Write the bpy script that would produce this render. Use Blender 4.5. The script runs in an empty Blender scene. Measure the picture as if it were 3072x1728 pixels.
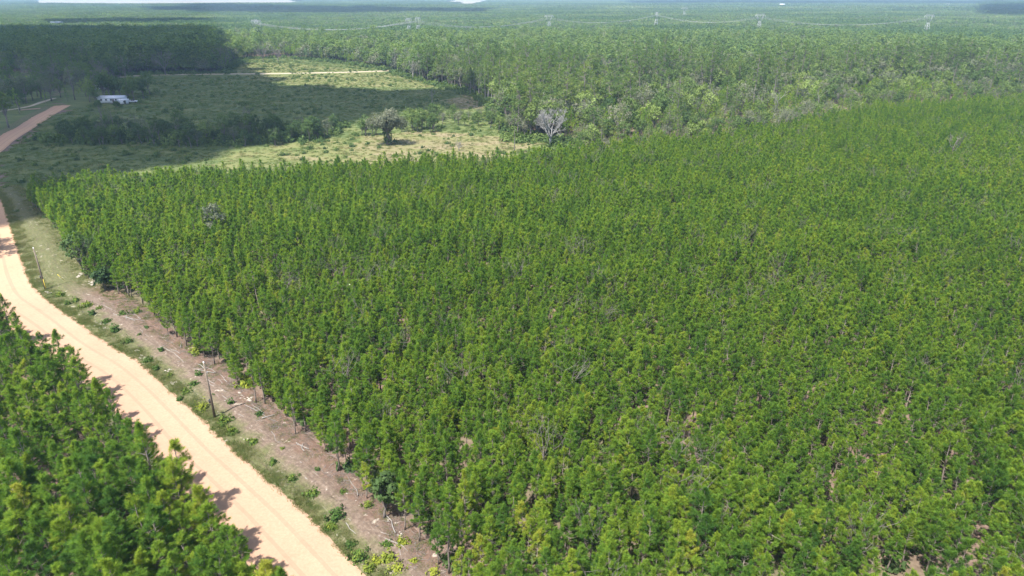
import bpy, math, random
import numpy as np

# ------------------------------------------------------------------ camera, sky, sun, exposure
SC = bpy.context.scene
H_CAM, HORIZON, FOC = 55.0, -20.0, 2048.0
PITCH = math.atan((864 - HORIZON) / FOC)
cam_d = bpy.data.cameras.new('camera')
cam = bpy.data.objects.new('camera', cam_d)
SC.collection.objects.link(cam)
cam.location = (0, 0, H_CAM)
cam.rotation_euler = (math.pi / 2 - PITCH, 0, 0)
cam_d.sensor_width = 36.0
cam_d.lens = 36.0 * FOC / 3072.0
cam_d.clip_start = 0.5
cam_d.clip_end = 60000
SC.camera = cam

SUN_EL = math.radians(62)
SUN_AZ = math.atan2(-0.64, -0.77)            # bearing of the sun, from +Y towards +X
S = np.array([math.sin(SUN_AZ) * math.cos(SUN_EL), math.cos(SUN_AZ) * math.cos(SUN_EL), math.sin(SUN_EL)])
world = bpy.data.worlds.new('World')
SC.world = world
world.use_nodes = True
wn = world.node_tree
sky = wn.nodes.new('ShaderNodeTexSky')
sky.sky_type = 'NISHITA'
sky.sun_disc = False
sky.sun_elevation = SUN_EL
sky.sun_rotation = SUN_AZ
sky.air_density = 1.0
sky.dust_density = 2.0
sky.ozone_density = 1.0
wbg = wn.nodes['Background']
wbg.inputs['Strength'].default_value = 0.12
wn.links.new(sky.outputs['Color'], wbg.inputs['Color'])
sun_d = bpy.data.lights.new('sun', 'SUN')
sun_d.energy = 4.9
sun_d.angle = math.radians(0.53)
sun_d.color = (1.0, 0.94, 0.85)
sun = bpy.data.objects.new('sun', sun_d)
SC.collection.objects.link(sun)
from mathutils import Vector, Matrix, Euler
sun.rotation_euler = Vector(-S).to_track_quat('-Z', 'Y').to_euler()
SC.view_settings.view_transform = 'Standard'
SC.view_settings.look = 'None'
SC.view_settings.gamma = 1.0
SC.view_settings.exposure = 1.45
SC.view_settings.use_curve_mapping = False
cy = SC.cycles
cy.max_bounces = 4
cy.diffuse_bounces = 3
cy.glossy_bounces = 1
cy.transmission_bounces = 3
cy.transparent_max_bounces = 4
cy.volume_bounces = 0
cy.use_adaptive_sampling = False
cy.use_denoising = True
cy.denoiser = 'OPENIMAGEDENOISE'
cy.denoising_input_passes = 'RGB_ALBEDO_NORMAL'
cy.denoising_prefilter = 'ACCURATE'
SC.render.film_transparent = False

HAZE_DENSITY = 0.00014
HAZE_COLOR = (0.50, 0.74, 1.0, 1)

# ------------------------------------------------------------------ helpers
rng = np.random.default_rng(7)
COL = SC.collection

def at(px, py, z=0.0):
    """ground (or height z) point seen at a pixel of the photograph"""
    dx = (px - 1536) / FOC
    dy = -(py - 864) / FOC
    Y = math.cos(PITCH) + dy * math.sin(PITCH)
    Z = -math.sin(PITCH) + dy * math.cos(PITCH)
    t = (z - H_CAM) / Z
    return np.array([dx * t, Y * t])

def atp(pts, z=0.0):
    return np.array([at(p[0], p[1], p[2] if len(p) > 2 else z) for p in pts])

def project(P):
    """world points -> photo pixels, depth"""
    x, y, z = P[:, 0], P[:, 1], P[:, 2] - H_CAM
    d = y * math.cos(PITCH) - z * math.sin(PITCH)
    u = y * math.sin(PITCH) + z * math.cos(PITCH)
    return 1536 + FOC * x / d, 864 - FOC * u / d, d

def inside(P, poly):
    x, y = P[:, 0], P[:, 1]
    r = np.zeros(len(P), bool)
    n = len(poly)
    j = n - 1
    for i in range(n):
        xi, yi = poly[i]
        xj, yj = poly[j]
        c = ((yi > y) != (yj > y)) & (x < (xj - xi) * (y - yi) / (yj - yi + 1e-12) + xi)
        r ^= c
        j = i
    return r

def seg_dist(P, line):
    """distance to a polyline, and which side is left out"""
    best = np.full(len(P), 1e9)
    for a, b in zip(line[:-1], line[1:]):
        d = b - a
        L2 = (d @ d) + 1e-9
        t = np.clip(((P - a) @ d) / L2, 0, 1)
        q = a + t[:, None] * d
        best = np.minimum(best, np.hypot(*(P - q).T))
    return best

_nz = np.random.default_rng(3)
_dirs = _nz.uniform(0, 2 * math.pi, (4, 14))
_ph = _nz.uniform(0, 2 * math.pi, (4, 14))
_fr = _nz.uniform(0.6, 1.7, (4, 14))
def noise(P, scale, k=0):
    """smooth noise about 0..1"""
    v = 0
    for i in range(14):
        f = 2 * math.pi * _fr[k, i] / scale
        v = v + np.sin(f * (P[:, 0] * math.cos(_dirs[k, i]) + P[:, 1] * math.sin(_dirs[k, i])) + _ph[k, i])
    return np.clip(0.5 + v / 14 * 0.95, 0, 1)

def resample(line, step):
    line = np.asarray(line, float)
    d = np.r_[0, np.cumsum(np.hypot(*np.diff(line, axis=0).T))]
    n = max(2, int(d[-1] / step) + 1)
    t = np.linspace(0, d[-1], n)
    return np.c_[np.interp(t, d, line[:, 0]), np.interp(t, d, line[:, 1])], t

def smooth(line, it=2):
    line = np.asarray(line, float)
    for _ in range(it):
        a, b = line[:-1], line[1:]
        q = np.empty((2 * len(a), line.shape[1]))
        q[0::2] = a * .75 + b * .25
        q[1::2] = a * .25 + b * .75
        line = np.vstack([line[:1], q, line[-1:]])
    return line

class MB:
    """collects shapes as triangles"""
    def __init__(s):
        s.v, s.f, s.t, s.n = [], [], [], 0
    def add(s, v, f, tint=0.5):
        v = np.asarray(v, float)
        f = np.asarray(f, int)
        s.v.append(v)
        s.f.append(f + s.n)
        s.t.append(np.broadcast_to(np.asarray(tint, float), (len(v),)).copy())
        s.n += len(v)
    def tube(s, pts, rad, sides=6, tint=0.5, cap=True):
        pts = np.asarray(pts, float)
        n = len(pts)
        rad = np.broadcast_to(np.asarray(rad, float), (n,))
        tan = np.gradient(pts, axis=0)
        tan /= np.linalg.norm(tan, axis=1, keepdims=True) + 1e-9
        ref = np.where(np.abs(tan[:, 2:3]) > .9, [[1., 0, 0]], [[0, 0, 1.]])
        a = np.cross(tan, ref); a /= np.linalg.norm(a, axis=1, keepdims=True) + 1e-9
        b = np.cross(tan, a)
        th = np.arange(sides) * 2 * math.pi / sides
        ring = pts[:, None] + rad[:, None, None] * (np.cos(th)[None, :, None] * a[:, None] + np.sin(th)[None, :, None] * b[:, None])
        v = ring.reshape(-1, 3)
        f = []
        for i in range(n - 1):
            for k in range(sides):
                p, q = i * sides + k, i * sides + (k + 1) % sides
                f += [(p, q, q + sides), (p, q + sides, p + sides)]
        if cap:
            for k in range(1, sides - 1):
                f += [(0, k, k + 1)[::-1], ((n - 1) * sides, (n - 1) * sides + k, (n - 1) * sides + k + 1)]
        s.add(v, f, tint)
    def box(s, c, d, rz=0.0, tint=0.5):
        c = np.asarray(c, float); d = np.asarray(d, float) / 2
        v = np.array([(x, y, z) for x in (-1, 1) for y in (-1, 1) for z in (-1, 1)], float) * d
        cs, sn = math.cos(rz), math.sin(rz)
        v = np.c_[v[:, 0] * cs - v[:, 1] * sn, v[:, 0] * sn + v[:, 1] * cs, v[:, 2]] + c
        q = [(0, 1, 3, 2), (4, 6, 7, 5), (0, 4, 5, 1), (2, 3, 7, 6), (0, 2, 6, 4), (1, 5, 7, 3)]
        f = []
        for a, b, c2, d2 in q:
            f += [(a, b, c2), (a, c2, d2)]
        s.add(v, f, tint)
    def mesh(s, name, mat):
        me = bpy.data.meshes.new(name)
        v = np.vstack(s.v); f = np.vstack(s.f); t = np.concatenate(s.t)
        me.vertices.add(len(v)); me.vertices.foreach_set('co', v.astype(np.float32).ravel())
        me.loops.add(3 * len(f)); me.loops.foreach_set('vertex_index', f.astype(np.int32).ravel())
        me.polygons.add(len(f)); me.polygons.foreach_set('loop_start', (np.arange(len(f)) * 3).astype(np.int32))
        me.update(calc_edges=True)
        a = me.attributes.new('tint', 'FLOAT', 'POINT')
        a.data.foreach_set('value', t.astype(np.float32))
        if mat is not None:
            me.materials.append(mat)
        return me

def link(name, me, parent=None, loc=(0, 0, 0), rz=0.0, scl=1.0):
    o = bpy.data.objects.new(name, me)
    COL.objects.link(o)
    o.parent = parent
    o.location = loc
    o.rotation_euler = (0, 0, rz)
    if np.ndim(scl):
        o.scale = tuple(scl)
    else:
        o.scale = (scl, scl, scl)
    return o

def tag(o, label=None, cat=None, group=None, kind=None):
    if label: o['label'] = label
    if cat: o['category'] = cat
    if group: o['group'] = group
    if kind: o['kind'] = kind
    return o

def ordinal(n):
    if 10 <= n % 100 <= 20: return '%dth' % n
    return '%d%s' % (n, {1: 'st', 2: 'nd', 3: 'rd'}.get(n % 10, 'th'))

# ------------------------------------------------------------------ materials
def new_mat(name):
    m = bpy.data.materials.new(name)
    m.use_nodes = True
    nt = m.node_tree
    for n in list(nt.nodes): nt.nodes.remove(n)
    out = nt.nodes.new('ShaderNodeOutputMaterial')
    return m, nt, out

def N(nt, t, **kw):
    n = nt.nodes.new(t)
    for k, v in kw.items():
        if k.startswith('i_'):
            n.inputs[k[2:].replace('_', ' ')].default_value = v
        else:
            setattr(n, k, v)
    return n

def math_n(nt, op, a, b=None, clamp=False):
    n = nt.nodes.new('ShaderNodeMath'); n.operation = op; n.use_clamp = clamp
    for i, x in enumerate((a, b)):
        if x is None: continue
        if isinstance(x, (int, float)): n.inputs[i].default_value = x
        else: nt.links.new(x, n.inputs[i])
    return n.outputs[0]

def ramp(nt, fac, stops, interp='LINEAR'):
    n = nt.nodes.new('ShaderNodeValToRGB')
    n.color_ramp.interpolation = interp
    el = n.color_ramp.elements
    while len(el) < len(stops): el.new(0.5)
    for e, (p, c) in zip(el, stops):
        e.position = p; e.color = (*c, 1)
    nt.links.new(fac, n.inputs[0])
    return n.outputs[0]

def mixc(nt, fac, a, b, bt='MIX'):
    n = nt.nodes.new('ShaderNodeMix'); n.data_type = 'RGBA'; n.blend_type = bt
    for s, x in ((0, fac), (6, a), (7, b)):
        if isinstance(x, (int, float)): n.inputs[s].default_value = x
        elif isinstance(x, tuple): n.inputs[s].default_value = (*x, 1)
        else: nt.links.new(x, n.inputs[s])
    return n.outputs[2]

def tex_noise(nt, vec, scale, detail=4, rough=0.55):
    n = nt.nodes.new('ShaderNodeTexNoise')
    n.inputs['Scale'].default_value = scale
    n.inputs['Detail'].default_value = detail
    n.inputs['Roughness'].default_value = rough
    nt.links.new(vec, n.inputs['Vector'])
    return n.outputs['Fac']

def foliage(name, stops, transl=0.35, stand=40.0, stand_amt=0.5, rnd=0.35, tint_amt=0.6, rough=0.55):
    """leaf material: colour by clump, by tree (object colour + random) and by stand"""
    m, nt, out = new_mat(name)
    oi = N(nt, 'ShaderNodeObjectInfo')
    sep = N(nt, 'ShaderNodeSeparateColor'); nt.links.new(oi.outputs['Color'], sep.inputs[0])
    at_ = N(nt, 'ShaderNodeAttribute', attribute_name='tint')
    geo = N(nt, 'ShaderNodeNewGeometry')
    nz = tex_noise(nt, oi.outputs['Location'], 1 / stand, 2)
    t = math_n(nt, 'ADD', sep.outputs[0], math_n(nt, 'MULTIPLY', math_n(nt, 'SUBTRACT', oi.outputs['Random'], .5), rnd))
    t = math_n(nt, 'ADD', t, math_n(nt, 'MULTIPLY', math_n(nt, 'SUBTRACT', nz, .5), stand_amt))
    t = math_n(nt, 'ADD', t, math_n(nt, 'MULTIPLY', math_n(nt, 'SUBTRACT', at_.outputs['Fac'], .5), tint_amt), clamp=True)
    col = ramp(nt, t, stops)
    pb = N(nt, 'ShaderNodeBsdfPrincipled')
    pb.inputs['Roughness'].default_value = rough
    pb.inputs['Specular IOR Level'].default_value = 0.05
    nt.links.new(col, pb.inputs['Base Color'])
    tr = N(nt, 'ShaderNodeBsdfTranslucent')
    hs = mixc(nt, 1.0, col, (1.25, 1.35, 0.55), 'MULTIPLY')
    nt.links.new(hs, tr.inputs['Color'])
    mx = N(nt, 'ShaderNodeMixShader'); mx.inputs[0].default_value = transl
    nt.links.new(pb.outputs[0], mx.inputs[1]); nt.links.new(tr.outputs[0], mx.inputs[2])
    nt.links.new(mx.outputs[0], out.inputs['Surface'])
    return m

def simple(name, c1, c2, scale=3.0, rough=0.85, spec=0.2, rnd=0.0):
    m, nt, out = new_mat(name)
    tc = N(nt, 'ShaderNodeTexCoord')
    f = tex_noise(nt, tc.outputs['Object'], scale, 5)
    col = ramp(nt, f, [(0.3, c1), (0.7, c2)])
    if rnd:
        oi = N(nt, 'ShaderNodeObjectInfo')
        k = math_n(nt, 'ADD', math_n(nt, 'MULTIPLY', oi.outputs['Random'], rnd), 1 - rnd / 2)
        vm = N(nt, 'ShaderNodeVectorMath', operation='SCALE')
        nt.links.new(col, vm.inputs[0]); nt.links.new(k, vm.inputs['Scale'])
        col = vm.outputs[0]
    pb = N(nt, 'ShaderNodeBsdfPrincipled')
    pb.inputs['Roughness'].default_value = rough
    pb.inputs['Specular IOR Level'].default_value = spec
    nt.links.new(col, pb.inputs['Base Color'])
    nt.links.new(pb.outputs[0], out.inputs['Surface'])
    return m

M_PINE = foliage('pine_needles', [(0.0, (0.052, 0.120, 0.026)), (0.35, (0.112, 0.203, 0.029)), (0.65, (0.195, 0.275, 0.033)), (1.0, (0.31, 0.315, 0.05))], stand=45, stand_amt=0.35, transl=0.5)
M_WOODPINE = foliage('woodland_needles', [(0.0, (0.05, 0.095, 0.034)), (0.5, (0.105, 0.165, 0.045)), (1.0, (0.20, 0.24, 0.065))], stand=110, stand_amt=0.7)
M_LEAF = foliage('broad_leaves', [(0.0, (0.040, 0.075, 0.030)), (0.4, (0.085, 0.135, 0.042)), (0.7, (0.14, 0.19, 0.055)), (1.0, (0.22, 0.29, 0.09))], stand=60, stand_amt=0.6, tint_amt=0.4)
M_GREY = foliage('grey_leaves', [(0.0, (0.07, 0.09, 0.065)), (0.5, (0.13, 0.145, 0.10)), (1.0, (0.24, 0.24, 0.18))], stand=70, stand_amt=0.2)
M_SHRUB = foliage('shrub_leaves', [(0.0, (0.035, 0.08, 0.022)), (0.5, (0.075, 0.13, 0.03)), (1.0, (0.24, 0.27, 0.04))], stand=6, stand_amt=0.5)
M_GRASS = foliage('grass_blades', [(0.0, (0.07, 0.12, 0.03)), (0.5, (0.125, 0.155, 0.05)), (1.0, (0.21, 0.185, 0.10))], stand=5, stand_amt=0.4, transl=0.3)
M_BARK = simple('pine_bark', (0.12, 0.10, 0.085), (0.22, 0.19, 0.165), 4, rnd=0.5)
M_TWIG = simple('pale_twigs', (0.20, 0.17, 0.145), (0.32, 0.28, 0.24), 3, rnd=0.4)
M_GREYBARK = simple('grey_bark', (0.09, 0.08, 0.072), (0.17, 0.155, 0.145), 4, rnd=0.4)
M_DEAD = simple('bleached_wood', (0.17, 0.16, 0.15), (0.27, 0.255, 0.24), 3, rnd=0.3)
M_SILVER = simple('silvery_dead_wood', (0.21, 0.205, 0.20), (0.31, 0.305, 0.30), 2)
M_POLE = simple('treated_pole', (0.11, 0.09, 0.07), (0.19, 0.155, 0.12), 5)
M_STEEL = simple('galvanised_steel', (0.24, 0.26, 0.28), (0.32, 0.34, 0.36), 2, rough=0.5, spec=0.5)
M_CABLE = simple('weathered_cable', (0.07, 0.07, 0.07), (0.11, 0.11, 0.11), 1)
M_WIRE = simple('aluminium_wire', (0.20, 0.21, 0.22), (0.26, 0.27, 0.28), 1, rough=0.4, spec=0.6)
M_WHITE = simple('white_paint', (0.48, 0.50, 0.54), (0.58, 0.60, 0.64), 1.2, rough=0.6)
M_GLASS = simple('dark_glass', (0.02, 0.025, 0.03), (0.04, 0.045, 0.05), 1, rough=0.15, spec=0.6)
M_ROOF = simple('pale_metal_roof', (0.42, 0.45, 0.50), (0.55, 0.57, 0.61), 0.8, rough=0.5)
M_RUST = simple('rusty_tin', (0.38, 0.24, 0.15), (0.52, 0.38, 0.27), 1.5)
M_YELLOW = simple('yellow_plastic', (0.62, 0.47, 0.05), (0.70, 0.55, 0.08), 2, rough=0.5)
M_PORC = simple('grey_porcelain', (0.65, 0.66, 0.67), (0.8, 0.8, 0.8), 3, rough=0.3, spec=0.5)
M_SANDW = simple('white_sand', (0.13, 0.11, 0.095), (0.38, 0.35, 0.31), 2.2)
M_CLOUD = simple('cloud_white', (0.85, 0.85, 0.85), (0.9, 0.9, 0.9), 0.01, rough=1, spec=0)
M_DRIVE = simple('pale_gravel', (0.27, 0.225, 0.165), (0.36, 0.31, 0.235), 0.6)

# ------------------------------------------------------------------ ground plan
EDGE_R = atp([(1240, 1868), (1150, 1785), (1088, 1728), (1005, 1642), (906, 1538), (739, 1395), (572, 1234), (417, 1091), (330, 1040), (262, 996), (205, 950), (155, 912),
              (112, 880), (90, 850), (74, 815), (62, 775), (36, 704), (12, 620), (0, 596)])
EDGE_R = np.vstack([[3.0, 38.0], EDGE_R, [-176, 224], [-192, 252], at(0, 453), at(40, 417), at(99, 382), at(159, 342), at(207, 316)])
EDGE_R = smooth(EDGE_R, 2)
def side_offset(line, w):
    t = np.gradient(line, axis=0); t /= np.linalg.norm(t, axis=1, keepdims=True)
    return line + np.c_[-t[:, 1], t[:, 0]] * np.asarray(w)[:, None] if np.ndim(w) else line + np.c_[-t[:, 1], t[:, 0]] * w
road_r, road_u = resample(EDGE_R, 2.0)
road_w = 7.6 + 3.2 * np.exp(-((road_r[:, 1] - 138) / 26) ** 2) + .2 - 1.0 * (road_r[:, 1] > 250)
road_w = road_w + (noise(np.c_[road_u, road_u * 0], 30) - .5) * 1.2
road_l = side_offset(road_r, road_w)

TREE_EDGE = atp([(1430, 1880), (1352, 1765), (1304, 1690), (1286, 1661), (1235, 1617), (1183, 1573), (1135, 1534), (1044, 1442), (961, 1375), (837, 1264), (797, 1229), (761, 1204), (676, 1125),
                 (612, 1077), (560, 1049), (501, 1005), (465, 963), (421, 930), (399, 918), (354, 882), (290, 858), (255, 830), (228, 790), (205, 745), (178, 705), (152, 668), (122, 640), (92, 618)])
BACK_EDGE = atp([(82, 535), (92, 518), (270, 512), (450, 506), (668, 495), (835, 490), (1073, 472), (1312, 459), (1550, 452), (1700, 432)], 7.0)
MERGE = atp([(1850, 418), (2000, 405), (2100, 400), (2200, 385), (2400, 352), (2500, 335), (2640, 305), (3072, 285), (3700, 272)], 6.5)
PLANT = np.vstack([TREE_EDGE, BACK_EDGE, MERGE, [[700, 40], [60, 38]]])
LEFT_STAND_R = side_offset(road_r, road_w + 1.4)
_m = (road_r[:, 1] < 128)
LEFT_STAND = np.vstack([LEFT_STAND_R[_m], [[-118, 128], [-190, 100], [-120, 30], [-10, 30]]])

FIELD = atp([(150, 345), (250, 322), (300, 300), (330, 240), (380, 223), (672, 218), (690, 195), (727, 178), (847, 170), (1024, 188), (1160, 206), (1247, 235), (1350, 260), (1441, 286), (1481, 302),
             (1500, 325), (1560, 418), (1690, 424), (1730, 470), (1730, 540), (1540, 565), (1300, 580), (900, 610), (500, 640), (112, 690), (40, 640), (0, 590), (-30, 520), (-20, 470), (60, 420)])
# ------------------------------------------------------------------ setting: ground, field, road, verge, tracks
def grid_sheet(name, poly, step, z, mat, attrs, margin=0.0):
    lo, hi = poly.min(0) - margin, poly.max(0) + margin
    nx, ny = int((hi[0] - lo[0]) / step) + 2, int((hi[1] - lo[1]) / step) + 2
    gx, gy = np.meshgrid(np.arange(nx), np.arange(ny), indexing='ij')
    P = np.c_[lo[0] + gx.ravel() * step, lo[1] + gy.ravel() * step]
    wob = P + np.c_[noise(P, 14, 1) - .5, noise(P, 14, 2) - .5] * 7
    ok = inside(wob, poly)
    idx = np.arange(nx * ny).reshape(nx, ny)
    q = np.stack([idx[:-1, :-1], idx[1:, :-1], idx[1:, 1:], idx[:-1, 1:]], -1).reshape(-1, 4)
    q = q[ok[q].all(1)]
    used = np.unique(q)
    mp = -np.ones(nx * ny, int); mp[used] = np.arange(len(used))
    P = P[used]
    q = mp[q]
    b = MB()
    f = np.vstack([q[:, [0, 1, 2]], q[:, [0, 2, 3]]])
    b.add(np.c_[P, z(P) if callable(z) else np.full(len(P), z)], f)
    me = b.mesh(name, mat)
    for k, fn in attrs.items():
        a = me.attributes.new(k, 'FLOAT', 'POINT'); a.data.foreach_set('value', fn(P).astype(np.float32))
    me.shade_smooth()
    return tag(link(name, me), kind='structure')

def ground_mat():
    m, nt, out = new_mat('forest_floor')
    geo = N(nt, 'ShaderNodeNewGeometry')
    p = geo.outputs['Position']
    big = tex_noise(nt, p, 0.02, 4)
    fine = tex_noise(nt, p, 1.2, 6, 0.7)
    c1 = ramp(nt, fine, [(0.25, (0.075, 0.05, 0.04)), (0.5, (0.135, 0.095, 0.077)), (0.75, (0.20, 0.15, 0.125))])
    c2 = ramp(nt, fine, [(0.3, (0.045, 0.055, 0.025)), (0.7, (0.12, 0.12, 0.06))])
    col = mixc(nt, ramp(nt, big, [(0.45, (0, 0, 0)), (0.62, (1, 1, 1))]), c1, c2)
    pb = N(nt, 'ShaderNodeBsdfPrincipled'); pb.inputs['Roughness'].default_value = 0.95; pb.inputs['Specular IOR Level'].default_value = 0.1
    nt.links.new(col, pb.inputs['Base Color'])
    bp = N(nt, 'ShaderNodeBump'); bp.inputs['Strength'].default_value = 0.6; bp.inputs['Distance'].default_value = 0.15
    nt.links.new(fine, bp.inputs['Height']); nt.links.new(bp.outputs[0], pb.inputs['Normal'])
    nt.links.new(pb.outputs[0], out.inputs['Surface'])
    return m
gb = MB()
R_ = 16000.0
gb.add([(-R_, -3000, -0.12), (R_, -3000, -0.12), (R_, R_, -0.12), (-R_, R_, -0.12)], [(0, 1, 2), (0, 2, 3)])
tag(link('ground', gb.mesh('ground', ground_mat())), kind='structure')

DRY = [(atp([(1060, 450), (1090, 405), (1250, 395), (1380, 400), (1500, 410), (1620, 430), (1500, 480), (1000, 520)]), .62),
       (atp([(760, 240), (700, 215), (720, 190), (860, 190), (1050, 205), (1250, 235), (1340, 262), (1000, 262)]), 0.38),
       (atp([(1330, 300), (1400, 285), (1490, 305), (1490, 330), (1360, 325)]), 0.7),
       (atp([(640, 500), (700, 455), (1000, 410), (1080, 440), (1050, 520)]), 0.38),
       (atp([(0, 690), (20, 610), (120, 640), (230, 800), (130, 850), (80, 800)]), 0.35)]
def dryness(P):
    w = P + np.c_[noise(P, 9, 3) - .5, noise(P, 9, 1) - .5] * 9
    v = np.full(len(P), 0.10)
    for poly, k in DRY:
        v = np.maximum(v, inside(w, poly) * k)
    return np.clip(v + (noise(P, 22, 2) - .5) * 0.35, 0, 1)

def field_mat():
    m, nt, out = new_mat('meadow_grass')
    geo = N(nt, 'ShaderNodeNewGeometry')
    p = geo.outputs['Position']
    a = N(nt, 'ShaderNodeAttribute', attribute_name='dry')
    mp = N(nt, 'ShaderNodeMapping'); mp.inputs['Scale'].default_value = (0.4, 1.0, 1.0)
    nt.links.new(p, mp.inputs[0])
    n1 = tex_noise(nt, mp.outputs[0], 0.16, 6, 0.7)
    n2 = tex_noise(nt, p, 0.9, 5, 0.7)
    v = math_n(nt, 'ADD', a.outputs['Fac'], math_n(nt, 'MULTIPLY', math_n(nt, 'SUBTRACT', n1, .5), 1.25))
    v = math_n(nt, 'ADD', v, math_n(nt, 'MULTIPLY', math_n(nt, 'SUBTRACT', n2, .5), 0.5), clamp=True)
    col = ramp(nt, v, [(0.0, (0.065, 0.090, 0.032)), (0.2, (0.10, 0.122, 0.043)), (0.45, (0.128, 0.135, 0.053)), (0.7, (0.165, 0.145, 0.08)), (1.0, (0.215, 0.175, 0.122))])
    pb = N(nt, 'ShaderNodeBsdfPrincipled'); pb.inputs['Roughness'].default_value = 0.95; pb.inputs['Specular IOR Level'].default_value = 0.1
    nt.links.new(col, pb.inputs['Base Color'])
    bp = N(nt, 'ShaderNodeBump'); bp.inputs['Strength'].default_value = 0.8; bp.inputs['Distance'].default_value = 0.5
    nt.links.new(n2, bp.inputs['Height']); nt.links.new(bp.outputs[0], pb.inputs['Normal'])
    nt.links.new(pb.outputs[0], out.inputs['Surface'])
    return m
M_FIELD = field_mat()
grid_sheet('field', FIELD, 3.0, lambda P: -0.06 + 0.03 * noise(P, 11), M_FIELD, {'dry': dryness})

def strip(name, a, b, u, mat, zf, nv=7):
    """sheet between two lines with the same number of points; uv = metres along, share across"""
    n = len(a)
    v = np.linspace(0, 1, nv)
    P = a[:, None] * (1 - v[None, :, None]) + b[:, None] * v[None, :, None]
    Pf = P.reshape(-1, 2)
    uu = np.repeat(u, nv); vv = np.tile(v, n)
    z = zf(Pf, uu, vv)
    f = []
    for i in range(n - 1):
        for k in range(nv - 1):
            p = i * nv + k
            f += [(p, p + nv, p + nv + 1), (p, p + nv + 1, p + 1)]
    bld = MB(); bld.add(np.c_[Pf, z], f)
    me = bld.mesh(name, mat)
    for k, arr in (('along', uu), ('across', vv)):
        t = me.attributes.new(k, 'FLOAT', 'POINT'); t.data.foreach_set('value', arr.astype(np.float32))
    me.shade_smooth()
    return tag(link(name, me), kind='structure')

def road_mat():
    m, nt, out = new_mat('sandy_dirt')
    geo = N(nt, 'ShaderNodeNewGeometry'); p = geo.outputs['Position']
    al = N(nt, 'ShaderNodeAttribute', attribute_name='along'); ac = N(nt, 'ShaderNodeAttribute', attribute_name='across')
    cmb = N(nt, 'ShaderNodeCombineXYZ')
    nt.links.new(math_n(nt, 'MULTIPLY', al.outputs['Fac'], 0.05), cmb.inputs[0])
    nt.links.new(math_n(nt, 'MULTIPLY', ac.outputs['Fac'], 9.0), cmb.inputs[1])
    streak = tex_noise(nt, cmb.outputs[0], 1.6, 5, 0.65)
    blot = tex_noise(nt, p, 0.08, 4)
    fine = tex_noise(nt, p, 3.0, 6, 0.7)
    base = ramp(nt, blot, [(0.35, (0.275, 0.178, 0.118)), (0.65, (0.310, 0.215, 0.145))])
    base = mixc(nt, ramp(nt, streak, [(0.32, (0.55, 0.55, 0.55)), (0.5, (0, 0, 0))]), base, (0.26, 0.165, 0.115))
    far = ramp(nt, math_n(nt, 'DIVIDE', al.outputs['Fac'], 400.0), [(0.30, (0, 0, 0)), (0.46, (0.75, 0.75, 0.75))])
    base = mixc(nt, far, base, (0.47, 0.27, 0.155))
    base = mixc(nt, 0.35, base, ramp(nt, fine, [(0.3, (0.21, 0.145, 0.104)), (0.7, (0.38, 0.29, 0.21))]))
    base = mixc(nt, ramp(nt, math_n(nt, 'ADD', ac.outputs['Fac'], math_n(nt, 'MULTIPLY', math_n(nt, 'SUBTRACT', blot, .5), .7)), [(0.35, (0, 0, 0)), (0.8, (.6, .6, .6))]), base, (0.31, 0.185, 0.13))
    base = mixc(nt, ramp(nt, tex_noise(nt, p, 0.5, 5, .7), [(0.52, (0, 0, 0)), (0.75, (.35, .35, .35))]), base, (0.215, 0.14, 0.095))
    # wheel ruts: two faint darker bands each way
    w = math_n(nt, 'SINE', math_n(nt, 'MULTIPLY', ac.outputs['Fac'], 25.0))
    base = mixc(nt, math_n(nt, 'MULTIPLY', math_n(nt, 'GREATER_THAN', math_n(nt, 'ADD', w, math_n(nt, 'MULTIPLY', streak, 0.6)), 1.12), 0.42), base, (0.215, 0.14, 0.10))
    pb = N(nt, 'ShaderNodeBsdfPrincipled'); pb.inputs['Roughness'].default_value = 0.95; pb.inputs['Specular IOR Level'].default_value = 0.1
    nt.links.new(base, pb.inputs['Base Color'])
    bp = N(nt, 'ShaderNodeBump'); bp.inputs['Strength'].default_value = 0.35; bp.inputs['Distance'].default_value = 0.05
    nt.links.new(math_n(nt, 'ADD', streak, math_n(nt, 'MULTIPLY', fine, .4)), bp.inputs['Height']); nt.links.new(bp.outputs[0], pb.inputs['Normal'])
    nt.links.new(pb.outputs[0], out.inputs['Surface'])
    return m
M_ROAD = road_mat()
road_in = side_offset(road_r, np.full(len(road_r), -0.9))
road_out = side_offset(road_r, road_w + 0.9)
strip('road', road_in, road_out, road_u, M_ROAD, lambda P, u, v: 0.03 + 0.05 * (1 - (2 * v - 1) ** 2) + 0.03 * np.sin(v * 25), nv=13)

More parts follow.
